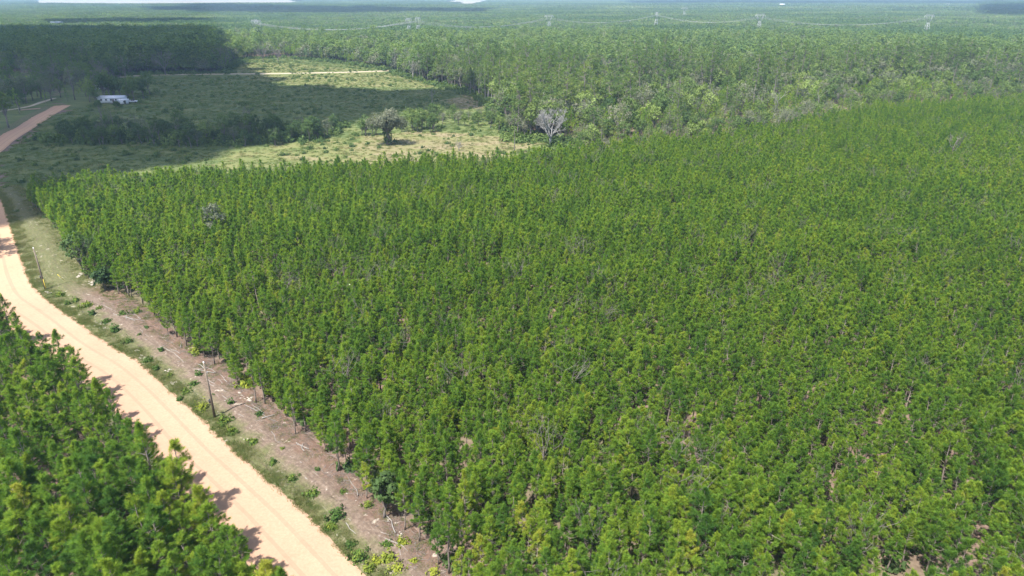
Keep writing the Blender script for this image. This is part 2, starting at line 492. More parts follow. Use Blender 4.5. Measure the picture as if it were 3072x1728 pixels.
def verge_mat():
    m, nt, out = new_mat('roadside_soil')
    geo = N(nt, 'ShaderNodeNewGeometry'); p = geo.outputs['Position']
    al = N(nt, 'ShaderNodeAttribute', attribute_name='along'); ac = N(nt, 'ShaderNodeAttribute', attribute_name='across')
    n1 = tex_noise(nt, p, 0.45, 5, 0.65)
    n2 = tex_noise(nt, p, 2.2, 6, 0.75)
    n3 = tex_noise(nt, p, 0.8, 4, 0.6)
    v = math_n(nt, 'ADD', ac.outputs['Fac'], math_n(nt, 'MULTIPLY', math_n(nt, 'SUBTRACT', n1, .5), 0.55))
    grass = ramp(nt, n2, [(0.3, (0.05, 0.062, 0.025)), (0.55, (0.105, 0.108, 0.05)), (0.75, (0.185, 0.16, 0.10))])
    grey = ramp(nt, n2, [(0.3, (0.08, 0.06, 0.047)), (0.55, (0.145, 0.110, 0.087)), (0.78, (0.25, 0.205, 0.17))])
    brown = ramp(nt, n2, [(0.3, (0.09, 0.058, 0.044)), (0.6, (0.14, 0.094, 0.073)), (0.8, (0.195, 0.145, 0.118))])
    c = mixc(nt, ramp(nt, v, [(0.26, (0, 0, 0)), (0.46, (1, 1, 1))]), grass, grey)
    c = mixc(nt, ramp(nt, v, [(0.58, (0, 0, 0)), (0.72, (1, 1, 1))]), c, brown)
    c = mixc(nt, ramp(nt, math_n(nt, 'DIVIDE', al.outputs['Fac'], 200.0), [(0.60, (0, 0, 0)), (0.66, (1, 1, 1))]), c, grass)
    streak = N(nt, 'ShaderNodeCombineXYZ'); nt.links.new(math_n(nt, 'MULTIPLY', al.outputs['Fac'], 0.12), streak.inputs[0]); nt.links.new(math_n(nt, 'MULTIPLY', ac.outputs['Fac'], 14.0), streak.inputs[1])
    n4 = tex_noise(nt, streak.outputs[0], 1.5, 6, .75)
    c = mixc(nt, ramp(nt, n4, [(0.5, (0, 0, 0)), (0.68, (.65, .65, .65))]), c, (0.07, 0.05, 0.04))
    c = mixc(nt, ramp(nt, n4, [(0.30, (.6, .6, .6)), (0.42, (0, 0, 0))]), c, (0.26, 0.23, 0.20))
    c = mixc(nt, ramp(nt, n3, [(0.64, (0, 0, 0)), (0.70, (0.7, 0.7, 0.7))]), c, (0.37, 0.33, 0.28))
    pb = N(nt, 'ShaderNodeBsdfPrincipled'); pb.inputs['Roughness'].default_value = 0.95; pb.inputs['Specular IOR Level'].default_value = 0.1
    nt.links.new(c, pb.inputs['Base Color'])
    bp = N(nt, 'ShaderNodeBump'); bp.inputs['Strength'].default_value = 0.8; bp.inputs['Distance'].default_value = 0.2
    nt.links.new(n2, bp.inputs['Height']); nt.links.new(bp.outputs[0], pb.inputs['Normal'])
    nt.links.new(pb.outputs[0], out.inputs['Surface'])
    return m
M_VERGE = verge_mat()
def verge_line():
    """for each road-edge point the matching point on the tree edge"""
    te, _ = resample(TREE_EDGE, 0.5)
    t = np.gradient(road_r, axis=0); t /= np.linalg.norm(t, axis=1, keepdims=True)
    nrm = np.c_[t[:, 1], -t[:, 0]]
    res = []
    for p, n_ in zip(road_r, nrm):
        d = te - p
        along = d @ np.array([n_[1], -n_[0]])
        k = np.argmin(np.abs(along) + (d @ n_ < 0) * 100)
        res.append(min(40, max(6, d[k] @ n_ + 1.5)))
    res = np.array(res)
    for _ in range(8):
        res[1:-1] = (res[:-2] + res[1:-1] + res[2:]) / 3
    return road_r + nrm * res[:, None]
vm_ = road_r[:, 1] < 205
verge_far = verge_line()
def vz(P, u, v):
    n = noise(P, 3.0, 1); n2 = noise(P, 0.9 * 3, 2)
    edge = np.clip(v / 0.08, 0, 1)
    z = -0.02 + edge * 0.10 + 0.22 * (n - .4) + 0.25 * np.exp(-((v - 0.45) / 0.2) ** 2)
    return np.where(v > 0.93, z * (1 - v) / 0.07 - 0.14 * (v - 0.93) / 0.07, z)
strip('verge', road_r[vm_], verge_far[vm_], road_u[vm_], M_VERGE, vz, nv=25)
lv_a, lv_b = road_l, side_offset(road_r, road_w + 5.0)
strip('verge', lv_a[::-1], lv_b[::-1], road_u[::-1], M_VERGE, lambda P, u, v: -0.02 + 0.1 * np.clip(v / .1, 0, 1) + 0.15 * (noise(P, 3, 2) - .4) - 0.2 * (v > .9), nv=9)
# far tracks
def track(name, pts, w, mat, z):
    line, u = resample(smooth(atp(pts), 2), 4.0)
    ww = w * (0.8 + 0.5 * noise(np.c_[u, u * 0], 25))
    strip(name, side_offset(line, -ww / 2), side_offset(line, ww / 2), u, mat, lambda P, u, v: np.full(len(u), z), nv=3)
track('sandy_track', [(330, 236), (380, 229), (448, 225), (560, 223), (690, 222), (820, 221), (930, 219), (1024, 217), (1100, 215), (1168, 212)], 6.0, M_DRIVE, 0.02)
track('driveway', [(-120, 345), (-20, 337), (16, 331), (85, 321), (120, 308), (165, 294)], 2.6, M_DRIVE, 0.012)
track('driveway', [(197, 316), (160, 322), (120, 325), (60, 330)], 4.0, M_ROAD, 0.016)

# far pale fields with no trees on them
FAR_FIELDS = []
for pts in ([(-1000, 3700), (-2450, 3700), (-5600, 8500), (-3700, 12500), (-2600, 9000)],
            [(-210, 3400), (-330, 3400), (-900, 9500), (-250, 9500)]):
    FAR_FIELDS.append(np.array(pts, float))
M_FARF = simple('stubble_field', (0.20, 0.18, 0.13), (0.27, 0.24, 0.18), 0.004)
for poly in FAR_FIELDS:
    b = MB(); c = poly.mean(0)
    n = len(poly)
    b.add(np.vstack([np.c_[poly, np.full(n, 0.3)], [[c[0], c[1], 0.3]]]), [(i, (i + 1) % n, n) for i in range(n)])
    tag(link('stubble_field', b.mesh('stubble_field', M_FARF)), kind='structure')

# clouds that shade the fields (far above the frame)
_t = (1 + 5 ** .5) / 2
def ico(sub):
    v = [(-1, _t, 0), (1, _t, 0), (-1, -_t, 0), (1, -_t, 0), (0, -1, _t), (0, 1, _t), (0, -1, -_t), (0, 1, -_t), (_t, 0, -1), (_t, 0, 1), (-_t, 0, -1), (-_t, 0, 1)]
    f = [(0, 11, 5), (0, 5, 1), (0, 1, 7), (0, 7, 10), (0, 10, 11), (1, 5, 9), (5, 11, 4), (11, 10, 2), (10, 7, 6), (7, 1, 8), (3, 9, 4), (3, 4, 2), (3, 2, 6), (3, 6, 8), (3, 8, 9), (4, 9, 5), (2, 4, 11), (6, 2, 10), (8, 6, 7), (9, 8, 1)]
    v = [np.array(x) / np.linalg.norm(x) for x in v]
    for _ in range(sub):
        nf, cache = [], {}
        def mid(a, b):
            k = (min(a, b), max(a, b))
            if k not in cache:
                m = v[a] + v[b]; v.append(m / np.linalg.norm(m)); cache[k] = len(v) - 1
            return cache[k]
        for a, b, c in f:
            x, y, z = mid(a, b), mid(b, c), mid(c, a)
            nf += [(a, x, z), (b, y, x), (c, z, y), (x, y, z)]
        f = nf
    return np.array(v), np.array(f)
ICO1, ICO2 = ico(1), ico(2)
CLOUDS = [([(-420, 112), (0, 103), (300, 103), (620, 98), (690, 150), (700, 195), (770, 232), (835, 262), (1000, 263), (1330, 268), (1440, 290), (1450, 312), (1210, 342), (1000, 372), (800, 420), (640, 462), (450, 500), (330, 528), (165, 580), (105, 640), (0, 660), (-200, 690), (-700, 700)], 22, 650, 'clouds'),
          ([(480, 40), (620, 46), (900, 50), (1440, 45), (1460, 36), (1000, 27), (620, 20), (470, 28)], 90, 1100, 'clouds'),
          ([(150, 84), (560, 82), (640, 72), (200, 68)], 45, 900, 'clouds'),
          ([(2960, 20), (2940, 45), (3010, 58), (3200, 58), (3300, 15)], 70, 1100, 'clouds'),
          ([(1880, 14), (2300, 17), (3000, 14), (3000, 9), (1900, 8)], 150, 1300, 'clouds')]
for pts, r, zc, nm in CLOUDS:
    g = atp(pts)
    off = S[:2] / S[2] * zc
    lo, hi = g.min(0), g.max(0)
    step = r * 1.05
    xs, ys = np.arange(lo[0], hi[0], step), np.arange(lo[1], hi[1], step)
    P = np.array([(x, y) for x in xs for y in ys]) + rng.uniform(-.3, .3, (len(xs) * len(ys), 2)) * step
    P = P[inside(P, g)]
    edge = seg_dist(P, np.vstack([g, g[:1]]))
    b = MB()
    for p, e in zip(P, edge):
        rr = r * rng.uniform(.8, 1.15) * (0.75 if e < r * .6 else 1.0)
        v = ICO1[0] * rr * (1 + 0.12 * rng.standard_normal((len(ICO1[0]), 1)))
        v[:, 2] = np.where(v[:, 2] < 0, v[:, 2] * .25, v[:, 2] * (1 + min(e / r, 3) * .25))
        b.add(v + [p[0] + off[0], p[1] + off[1], zc], ICO1[1])
    tag(link('cloud', b.mesh('cloud', M_CLOUD)), kind='stuff')

# ------------------------------------------------------------------ plant shapes
def blades(b, C, D, L, R, nb, width, g, tint):
    """needle tufts: nb thin blades round each axis"""
    n = len(C)
    D = D / (np.linalg.norm(D, axis=1, keepdims=True) + 1e-9)
    ref = np.where(np.abs(D[:, 2:3]) > .9, [[1., 0, 0]], [[0, 0, 1.]])
    A = np.cross(D, ref); A /= np.linalg.norm(A, axis=1, keepdims=True)
    B = np.cross(D, A)
    t = g.uniform(0, 1, (n, nb)); th = g.uniform(0, 2 * math.pi, (n, nb))
    an = np.radians(78 - 50 * t + g.uniform(-14, 14, (n, nb)))
    base = C[:, None] + D[:, None] * (L[:, None] * t * .75)[..., None]
    per = np.cos(th)[..., None] * A[:, None] + np.sin(th)[..., None] * B[:, None]
    d = D[:, None] * np.cos(an)[..., None] + per * np.sin(an)[..., None]
    ln = R[:, None] * g.uniform(.75, 1.2, (n, nb))
    tip = base + d * ln[..., None]
    side = np.cross(d, np.broadcast_to(D[:, None], d.shape)) + .18 * g.standard_normal((n, nb, 3)); side /= np.linalg.norm(side, axis=2, keepdims=True) + 1e-9
    side *= width / 2
    mid = base + d * (ln * .45)[..., None]
    V = np.stack([mid - side, mid + side, base, tip], 2).reshape(-1, 3)
    k = np.arange(n * nb)[:, None] * 4
    F = np.vstack([k + [[2, 1, 0]], k + [[0, 1, 3]]])
    b.add(V, F, np.repeat(np.clip(tint[:, None] + g.uniform(-.12, .12, (n, nb)), 0, 1).ravel(), 4))

def pine(seed, h, zb, r, tuft_l, tuft_r, nb, width, dens=1.0, whorl=0.55, sticks=True):
    """plantation pine: returns trunk, branches and crown builders"""
    g = np.random.default_rng(seed)
    tr, br, cr = MB(), MB(), MB()
    zz = np.linspace(-.1, h, 7)
    sway = np.cumsum(g.normal(0, .05, (7, 2)), 0); sway[0] = 0
    line = np.c_[sway, zz]
    rad = np.linspace(0.012 * h + .01, 0.018, 7)
    tr.tube(line, rad, 6)
    C, D, T = [], [], []
    z = zb
    az0 = g.uniform(0, 6.28)
    def trunk_at(z):
        return np.array([np.interp(z, zz, line[:, 0]), np.interp(z, zz, line[:, 1]), z])
    if sticks:
        for _ in range(10):
            zs = g.uniform(zb * .6, zb + (h - zb) * .45); a = g.uniform(0, 6.28); L = g.uniform(.6, 1.6)
            p = trunk_at(zs)
            br.tube([p, p + np.array([math.cos(a) * L, math.sin(a) * L, L * g.uniform(-.1, .5)])], [.022, .008], 3, cap=False)
    while z < h - .25:
        f = (z - zb) / (h - zb)
        prof = (0.55 + 0.45 * min(1, f / .25)) * (1 - f) ** 0.66
        nbr = g.integers(3, 6)
        az0 += 1.1
        for k in range(nbr):
            if g.random() > dens: continue
            a = az0 + k * 2 * math.pi / nbr + g.normal(0, .25)
            L = max(.25, r * prof * g.uniform(.7, 1.2))
            el = math.radians(12 + 45 * f + g.normal(0, 8))
            p = trunk_at(z + g.normal(0, .12))
            hd = np.array([math.cos(a), math.sin(a), 0])
            p1 = p + hd * L * .55 * math.cos(el) + np.array([0, 0, L * .5 * math.sin(el)])
            p2 = p1 + hd * L * .45 * math.cos(el + .45) + np.array([0, 0, L * .5 * math.sin(el + .45)])
            br.tube([p, p1, p2], [.035 * (1 - f * .6), .02, .01], 3, cap=False)
            C.append(p2 - (p2 - p1) * .15); D.append((p2 - p1) / L + np.array([0, 0, .75])); T.append(g.normal(.64, .18))
            if L > .5:
                m = int(min(3, .4 + L / .55))
                for j in range(m):
                    q = p1 + (p2 - p1) * g.uniform(-.7, .9)
                    s = np.cross(hd, [0, 0, 1.]) * g.choice([-1, 1])
                    d = hd * g.uniform(.3, .9) + s * g.uniform(.4, 1.0) + np.array([0, 0, g.uniform(.4, 1.2)])
                    q2 = q + d / np.linalg.norm(d) * g.uniform(.15, .55) * min(1, L)
                    C.append(q2); D.append(d); T.append(g.normal(.42, .20))
        z += whorl * g.uniform(.75, 1.25) * (1.0 if f < .7 else .75)
    top = trunk_at(h)
    for k in range(4):
        C.append(top + np.array([g.normal(0, .1), g.normal(0, .1), -.15 * k])); D.append(np.array([g.normal(0, .3), g.normal(0, .3), 1])); T.append(.7)
    C, D, T = np.array(C), np.array(D), np.clip(np.array(T), 0, 1)
    n = len(C)
    blades(cr, C, D, tuft_l * g.uniform(.8, 1.25, n), tuft_r * g.uniform(.8, 1.2, n), nb, width, g, T)
    return tr, br, cr

def tall_pine(seed, h, zb, r, ntuft, tl, trr, nb, width):
    """mature pine: long bare trunk, open crown of layered sprays"""
    g = np.random.default_rng(seed)
    tr, br, cr = MB(), MB(), MB()
    zz = np.linspace(-.1, h, 8)
    sway = np.cumsum(g.normal(0, .14, (8, 2)), 0); sway[0] = 0
    line = np.c_[sway, zz]
    tr.tube(line, np.linspace(0.011 * h + .06, .04, 8), 6)
    C, D, T = [], [], []
    nb_ = int(14 + r * 2)
    for i in range(nb_):
        f = (i + g.random()) / nb_
        z = zb + (h - zb) * f
        p = np.array([np.interp(z, zz, line[:, 0]), np.interp(z, zz, line[:, 1]), z])
        a = g.uniform(0, 6.28)
        L = r * (0.6 + .4 * math.sin(f * 3.0)) * (1.02 - .6 * f) * g.uniform(.6, 1.25)
        hd = np.array([math.cos(a), math.sin(a), 0])
        p2 = p + hd * L + np.array([0, 0, L * g.uniform(0, .5)])
        br.tube([p, (p + p2) / 2 - np.array([0, 0, .1 * L]), p2], [.09, .05, .02], 3, cap=False)
        for j in range(max(2, int(ntuft / nb_))):
            t = g.uniform(.4, 1.08)
            q = p + (p2 - p) * t + g.normal(0, 1, 3) * np.array([.3, .3, .16]) * r * .45
            C.append(q); D.append(np.array([hd[0] * .6 + g.normal(0, .6), hd[1] * .6 + g.normal(0, .6), g.uniform(.1, .9)])); T.append(g.normal(.5, .2))
    C, D, T = np.array(C), np.array(D), np.clip(np.array(T), 0, 1)
    n = len(C)
    blades(cr, C, D, tl * g.uniform(.7, 1.3, n), trr * g.uniform(.7, 1.3, n), nb, width, g, T)
    return tr, br, cr

def leaves(b, C, size, g, tint, n_each, spread, ctr=None):
    n = len(C) * n_each
    P = np.repeat(C, n_each, 0) + g.normal(0, 1, (n, 3)) * spread
    u = g.standard_normal((n, 3)); u /= np.linalg.norm(u, axis=1, keepdims=True)
    nn = g.standard_normal((n, 3))
    if ctr is not None:
        o_ = P - np.asarray(ctr); o_ /= np.linalg.norm(o_, axis=1, keepdims=True) + 1e-9
        nn = o_ + nn * .45
        u = u - nn * (np.sum(u * nn, 1, keepdims=True) / np.sum(nn * nn, 1, keepdims=True)); u /= np.linalg.norm(u, axis=1, keepdims=True) + 1e-9
    w = np.cross(u, nn); w /= np.linalg.norm(w, axis=1, keepdims=True) + 1e-9
    s = size * g.uniform(.6, 1.3, (n, 1))
    V = np.stack([P - u * s, P + w * s * .55, P + u * s, P - w * s * .55], 1).reshape(-1, 3)
    k = np.arange(n)[:, None] * 4
    F = np.vstack([k + [[0, 1, 2]], k + [[0, 2, 3]]])
    b.add(V, F, np.repeat(np.clip(np.repeat(tint, n_each) + g.uniform(-.15, .15, n), 0, 1), 4))

def broadleaf(seed, h, r, ncl, n_each, size, base=0.3, lobes=9):
    g = np.random.default_rng(seed)
    tr, br, cr = MB(), MB(), MB()
    fork = h * base
    lean = g.normal(0, .3, 2)
    tr.tube([(0, 0, -.1), (lean[0] * .4, lean[1] * .4, fork * .6), (lean[0], lean[1], fork), (lean[0] * 1.2, lean[1] * 1.2, h * .7)], [h * .026 + .03, h * .02, h * .017, .04], 7)
    C, T = [], []
    for i in range(lobes):
        a = i * 2.4 + g.normal(0, .3)
        f = (i + .5) / lobes
        rr = r * .62 * math.sqrt(max(.03, 1 - (2 * f - .9) ** 2 * .9)) * g.uniform(.7, 1.15)
        c = np.array([lean[0] + math.cos(a) * rr, lean[1] + math.sin(a) * rr, fork + (h - fork) * (.22 + .66 * f)])
        lr = r * g.uniform(.34, .5)
        s = np.array([lean[0], lean[1], fork * g.uniform(.8, 1.3)])
        br.tube([s, s + (c - s) * .5 + g.normal(0, .1, 3), c], [h * .011, h * .007, .02], 4, cap=False)
        m = int(ncl / lobes)
        d = g.standard_normal((m, 3)); d /= np.linalg.norm(d, axis=1, keepdims=True)
        d[:, 2] = np.where(d[:, 2] < -.3, -d[:, 2] * .6, d[:, 2])
        q = c + d * lr * g.uniform(.55, 1.08, (m, 1)) * np.array([1, 1, .85])
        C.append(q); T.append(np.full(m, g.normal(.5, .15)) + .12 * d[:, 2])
        for _ in range(3):
            k = q[g.integers(m)]
            br.tube([c, k], [.03, .012], 3, cap=False)
    for q, t_ in zip(C, T):
        leaves(cr, q, size, g, np.clip(t_, 0, 1), n_each, r * .075, q.mean(0) - [0, 0, r * .15])
    return tr, br, cr

def bare(seed, h, spread, depth=5, rad=0.3, nlimb=4, up=0.5, start=0.25, rmin=0.016):
    """leafless tree: trunk builder and limb builder"""
    g = np.random.default_rng(seed)
    tr, br = MB(), MB()
    zf = h * start
    tr.tube([(0, 0, -.1), (g.normal(0, .1), g.normal(0, .1), zf * .5), (0.1, 0, zf)], [rad * 1.25, rad, rad * .85], 7)
    def grow(p, d, L, r, n):
        d = d / np.linalg.norm(d)
        m = p + d * L * .5 + g.normal(0, .06, 3) * L
        e = p + d * L + np.array([0, 0, .08 * L]) + g.normal(0, .05, 3) * L
        br.tube([p, m, e], [max(r, rmin), max(r * .8, rmin), max(r * .6, rmin)], 5 if n > 2 else 3, cap=False)
        if n == 0: return
        for k in range(g.integers(2, 4) if n > 1 else 3):
            nd = d + g.normal(0, .55, 3) + np.array([0, 0, up * .4])
            s = m + (e - m) * g.uniform(.0, 1) if k else e
            grow(s, nd, L * g.uniform(.58, .82), r * .58, n - 1)
    for k in range(nlimb):
        a = k * 2 * math.pi / nlimb + g.normal(0, .3)
        d = np.array([math.cos(a) * spread, math.sin(a) * spread, up + g.uniform(.1, .7)])
        grow(np.array([.05, 0, zf * g.uniform(.75, 1)]), d, h * g.uniform(.26, .36), rad * .62, depth - 1)
    return tr, br

def shrub(seed, h, r, ncl, n_each, size):
    g = np.random.default_rng(seed)
    st, cr = MB(), MB()
    d = g.standard_normal((ncl, 3)); d /= np.linalg.norm(d, axis=1, keepdims=True); d[:, 2] = np.abs(d[:, 2])
    C = d * np.array([r, r, h]) * g.uniform(.35, 1.0, (ncl, 1)) * (1 + .25 * np.sin(3 * np.arctan2(d[:, 1], d[:, 0]) + seed))[:, None]
    for q in C[:7]:
        st.tube([(0, 0, -.05), tuple(q * .9)], [.03, .01], 3, cap=False)
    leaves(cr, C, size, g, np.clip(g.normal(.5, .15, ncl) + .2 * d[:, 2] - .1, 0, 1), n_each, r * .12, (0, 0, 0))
    return st, cr

def tuft(seed, h, r, nb, width, tint=.5):
    g = np.random.default_rng(seed)
    b = MB()
    n = nb
    base = g.normal(0, r * .5, (n, 3)); base[:, 2] = -.03
    a = g.uniform(0, 6.28, n); lean = g.uniform(.1, .8, n)
    tip = base + np.c_[np.cos(a) * lean * h * .7, np.sin(a) * lean * h * .7, h * g.uniform(.5, 1.1, n)]
    sd = np.c_[-np.sin(a), np.cos(a), a * 0] * width / 2
    V = np.stack([base - sd, base + sd, tip], 1).reshape(-1, 3)
    b.add(V, np.arange(3 * n).reshape(-1, 3), np.repeat(np.clip(tint + g.normal(0, .15, n), 0, 1), 3))
    return b

# ------------------------------------------------------------------ scatter of uncounted plants (geometry nodes)
PROTO = {}
def join_mesh(name, parts):
    """one mesh out of several builders with their own materials"""
    b = MB(); mats, mi = [], []
    for bl, m in parts:
        if bl.n == 0: continue
        if m not in mats: mats.append(m)
        n0 = sum(len(f) for f in b.f)
        b.add(np.vstack(bl.v), np.vstack(bl.f), np.concatenate(bl.t))
        mi.append(np.full(len(b.f[-1]), mats.index(m)))
    me = b.mesh(name, None)
    for m in mats: me.materials.append(m)
    me.polygons.foreach_set('material_index', np.concatenate(mi).astype(np.int32))
    return me

def proto_collection(name, items):
    """items: list of (mesh, tone); kept out of the scene, only instanced"""
    c = bpy.data.collections.new(name)
    for i, (me, tone) in enumerate(items):
        if 'toned' not in me:                          # the kind's own tone goes into its clump colours
            a = me.attributes['tint']; v = np.empty(len(a.data), np.float32); a.data.foreach_get('value', v)
            a.data.foreach_set('value', v + (tone - 0.45) / 0.6); me['toned'] = True
        o = bpy.data.objects.new('%s_kind_%02d' % (name, i), me)
        o.color = (.45, 0, 0, 1)
        c.objects.link(o)
    return c

def scatter(name, P, Z, scl, idx, coll, tilt=0.04, seed=1, label=None, cat=None):
    g = np.random.default_rng(seed)
    n = len(P)
    me = bpy.data.meshes.new(name)
    me.vertices.add(n)
    me.vertices.foreach_set('co', np.c_[P, np.broadcast_to(Z, (n,))].astype(np.float32).ravel())
    scl = np.asarray(scl, float)
    if scl.ndim == 1: scl = np.repeat(scl[:, None], 3, 1)
    rot = np.c_[g.normal(0, tilt, (n, 2)), g.uniform(0, 6.283, n)]
    a = me.attributes.new('rot', 'FLOAT_VECTOR', 'POINT'); a.data.foreach_set('vector', rot.astype(np.float32).ravel())
    a = me.attributes.new('scl', 'FLOAT_VECTOR', 'POINT'); a.data.foreach_set('vector', scl.astype(np.float32).ravel())
    a = me.attributes.new('idx', 'INT', 'POINT'); a.data.foreach_set('value', np.asarray(idx).astype(np.int32))
    o = link(name, me); o.color = (.45, 0, 0, 1)
    ng = bpy.data.node_groups.new(name + '_scatter', 'GeometryNodeTree')
    ng.interface.new_socket('Geometry', in_out='INPUT', socket_type='NodeSocketGeometry')
    ng.interface.new_socket('Geometry', in_out='OUTPUT', socket_type='NodeSocketGeometry')
    gi, go = ng.nodes.new('NodeGroupInput'), ng.nodes.new('NodeGroupOutput')
    ci = ng.nodes.new('GeometryNodeCollectionInfo')
    ci.inputs['Collection'].default_value = coll
    ci.inputs['Separate Children'].default_value = True
    ci.inputs['Reset Children'].default_value = True
    ip = ng.nodes.new('GeometryNodeInstanceOnPoints')
    ip.inputs['Pick Instance'].default_value = True
    def na(nm, ty):
        q = ng.nodes.new('GeometryNodeInputNamedAttribute'); q.data_type = ty; q.inputs['Name'].default_value = nm
        return q.outputs[0]
    er = ng.nodes.new('FunctionNodeEulerToRotation')
    L = ng.links.new
    L(na('rot', 'FLOAT_VECTOR'), er.inputs[0])
    L(gi.outputs[0], ip.inputs['Points']); L(ci.outputs[0], ip.inputs['Instance'])
    L(na('idx', 'INT'), ip.inputs['Instance Index']); L(er.outputs[0], ip.inputs['Rotation']); L(na('scl', 'FLOAT_VECTOR'), ip.inputs['Scale'])
    L(ip.outputs[0], go.inputs[0])
    md = o.modifiers.new('scatter', 'NODES'); md.node_group = ng
    return tag(o, label, cat, None, 'stuff')

def frustum(P, z=0, mx=260, mtop=-80, mbot=200):
    px, py, d = project(np.c_[P, np.full(len(P), z)])
    return (d > 1) & (px > -mx) & (px < 3072 + mx) & (py < 1728 + mbot)

# ------------------------------------------------------------------ plantation pines
PINES = []                                            # near kinds: (trunk mesh, branch mesh, crown mesh, joined mesh)
for i in range(12):
    h = [10.5, 11.3, 9.6, 10.9, 11.8, 10.1, 9.2, 11.0, 10.3, 8.8, 12.2, 9.9][i]
    t, b, c = pine(100 + i, h, h * [.36, .38, .31, .44, .37, .28, .33, .41, .30, .26, .45, .34][i], [1.7, 1.5, 1.9, 1.4, 1.7, 2.0, 1.55, 1.45, 1.8, 1.75, 1.5, 1.6][i], .72, .37, 84, .034, dens=[.85, .78, .85, .72, .85, .8, .65, .8, .85, .8, .7, .6][i], whorl=.70)
    PINES.append((join_mesh('pine_trunk', [(t, M_BARK), (b, M_TWIG)]), c.mesh('pine_crown', M_PINE), None, join_mesh('pine_whole', [(t, M_BARK), (b, M_TWIG), (c, M_PINE)])))
PINES_FAR = []
for i in range(6):
    h = [10.5, 11.3, 9.6, 10.9, 11.8, 9.9][i]
    t, b, c = pine(140 + i, h, h * .36, 1.6, .90, .44, 34, .07, dens=.85, whorl=.78, sticks=False)
    PINES_FAR.append(join_mesh('pine_far', [(t, M_BARK), (b, M_BARK), (c, M_PINE)]))

def stand_points(poly, line, row, step, jit, g, keep=0.97):
    """planting rows parallel to a line, with the row number and the place in the row"""
    out = []
    lo, hi = poly.min(0), poly.max(0)
    d = line[-1] - line[0]; d = d / np.linalg.norm(d)
    n = np.array([-d[1], d[0]])
    c = poly.mean(0)
    R = np.hypot(*(hi - lo))
    k1, k2 = np.arange(-int(R / row), int(R / row)), np.arange(-int(R / step), int(R / step))
    A, B = np.meshgrid(k1, k2, indexing='ij')
    A, B = A.ravel(), B.ravel()
    P = c + n * (A * row)[:, None] + d * (B * step)[:, None]
    P = P + g.normal(0, jit, P.shape)
    m = inside(P, poly) & (g.random(len(P)) < keep)
    return P[m], A[m], B[m]

g_ = np.random.default_rng(21)
near_line = TREE_EDGE[[3, 12]]
PR, RA, RB = stand_points(PLANT, near_line, 2.05, 1.65, .42, g_, .97)
gaps = noise(PR, 16, 3)
m = frustum(PR, 5) & ~((gaps > .80) & (g_.random(len(PR)) < .6))
PR, RA, RB = PR[m], RA[m], RB[m]
# trees stand back from the open clearing edge
PL, LA, LB = stand_points(LEFT_STAND, road_l[[8, 30]], 2.6, 2.3, .45, g_, .95)
m = frustum(PL, 5, 120, -80, 420)
PL, LA, LB = PL[m], LA[m], LB[m]

allp = np.vstack([PL, PR])
stand = np.r_[np.zeros(len(PL), int), np.ones(len(PR), int)]
px, py, dd = project(np.c_[allp, np.full(len(allp), 7.0)])
vis = (px > -40) & (px < 3112) & (py > -20) & (py < 1790)
order = np.argsort(np.where(vis, dd, 1e9) + np.where(stand == 0, -6, 0))
N_IND = 300
ind = order[:N_IND]
is_ind = np.zeros(len(allp), bool); is_ind[ind] = True
kind = g_.integers(0, 12, len(allp))
scl = np.where(stand == 0, .88, .685) * g_.uniform(.86, 1.14, len(allp)) * (0.86 + .28 * noise(allp, 30, 1))
tone = np.clip(0.38 + g_.normal(0, .16, len(allp)), 0.05, .85)
road_d = seg_dist(allp, road_l)
edge_d = seg_dist(allp, TREE_EDGE)
labels_seen = {}
def size_word(s): return 'tall' if s > 1.08 else ('short' if s < .90 else 'middling')
def tone_word(t): return 'yellow-green' if t > .52 else ('deep green' if t < .28 else 'mid green')
# label: rows counted from the road / clearing, place counted from the bottom of the photo
rowno = np.where(stand == 0, np.floor(road_d / 2.6), np.floor(edge_d / 2.05)).astype(int)
cnt = {}
for i in sorted(ind, key=lambda k: -py[k]):
    key = (stand[i], rowno[i]); cnt[key] = cnt.get(key, 0) + 1
    r_, k_ = rowno[i] + 1, cnt[key]
    if stand[i] == 0:
        lab = '%s %s left-stand pine, %s row from the road, %s from the bottom' % (size_word(scl[i]), tone_word(tone[i]), ordinal(r_), ordinal(k_))
        grp = 'pines in the stand left of the road'
    else:
        lab = '%s %s right-plantation pine, %s row from the clearing, %s from the bottom' % (size_word(scl[i]), tone_word(tone[i]), ordinal(r_), ordinal(k_))
        grp = 'pines in the big plantation right of the clearing'
    root = bpy.data.objects.new('pine_tree', None); COL.objects.link(root)
    root.location = (*allp[i], -.1)
    root.rotation_euler = (g_.normal(0, .03), g_.normal(0, .03), g_.uniform(0, 6.28))
    w = g_.uniform(.92, 1.15) * (1.24 if stand[i] == 0 else 1.05)
    root.scale = (scl[i] * w, scl[i] * w * g_.uniform(.9, 1.1), scl[i] * (.96 if stand[i] == 0 else .86) * g_.uniform(.86, 1.14))
    root.empty_display_size = .5
    tag(root, lab, 'tree', grp)
    for nm, me in zip(('trunk', 'crown'), PINES[kind[i]][:2]):
        o = link(nm, me, root); o.color = (tone[i], 0, 0, 1)
rest = ~is_ind
nearm = rest & (dd < 150)
farm = rest & (dd >= 150)
pine_coll = proto_collection('plantation_pine', [(PINES[i][3], [.30, .38, .46, .34, .42, .36, .52, .40, .44, .50, .33, .58][i]) for i in range(12)])
sv = np.c_[scl * 1.05 * g_.uniform(.86, 1.16, len(scl)), scl * 1.05 * g_.uniform(.86, 1.16, len(scl)), scl * .86 * g_.uniform(.84, 1.16, len(scl))]
scatter('plantation_pines', allp[nearm], -.1, sv[nearm], kind[nearm], pine_coll, seed=5)
farp_coll = proto_collection('distant_pine', [(PINES_FAR[i], [.30, .38, .46, .34, .42, .50][i]) for i in range(6)])
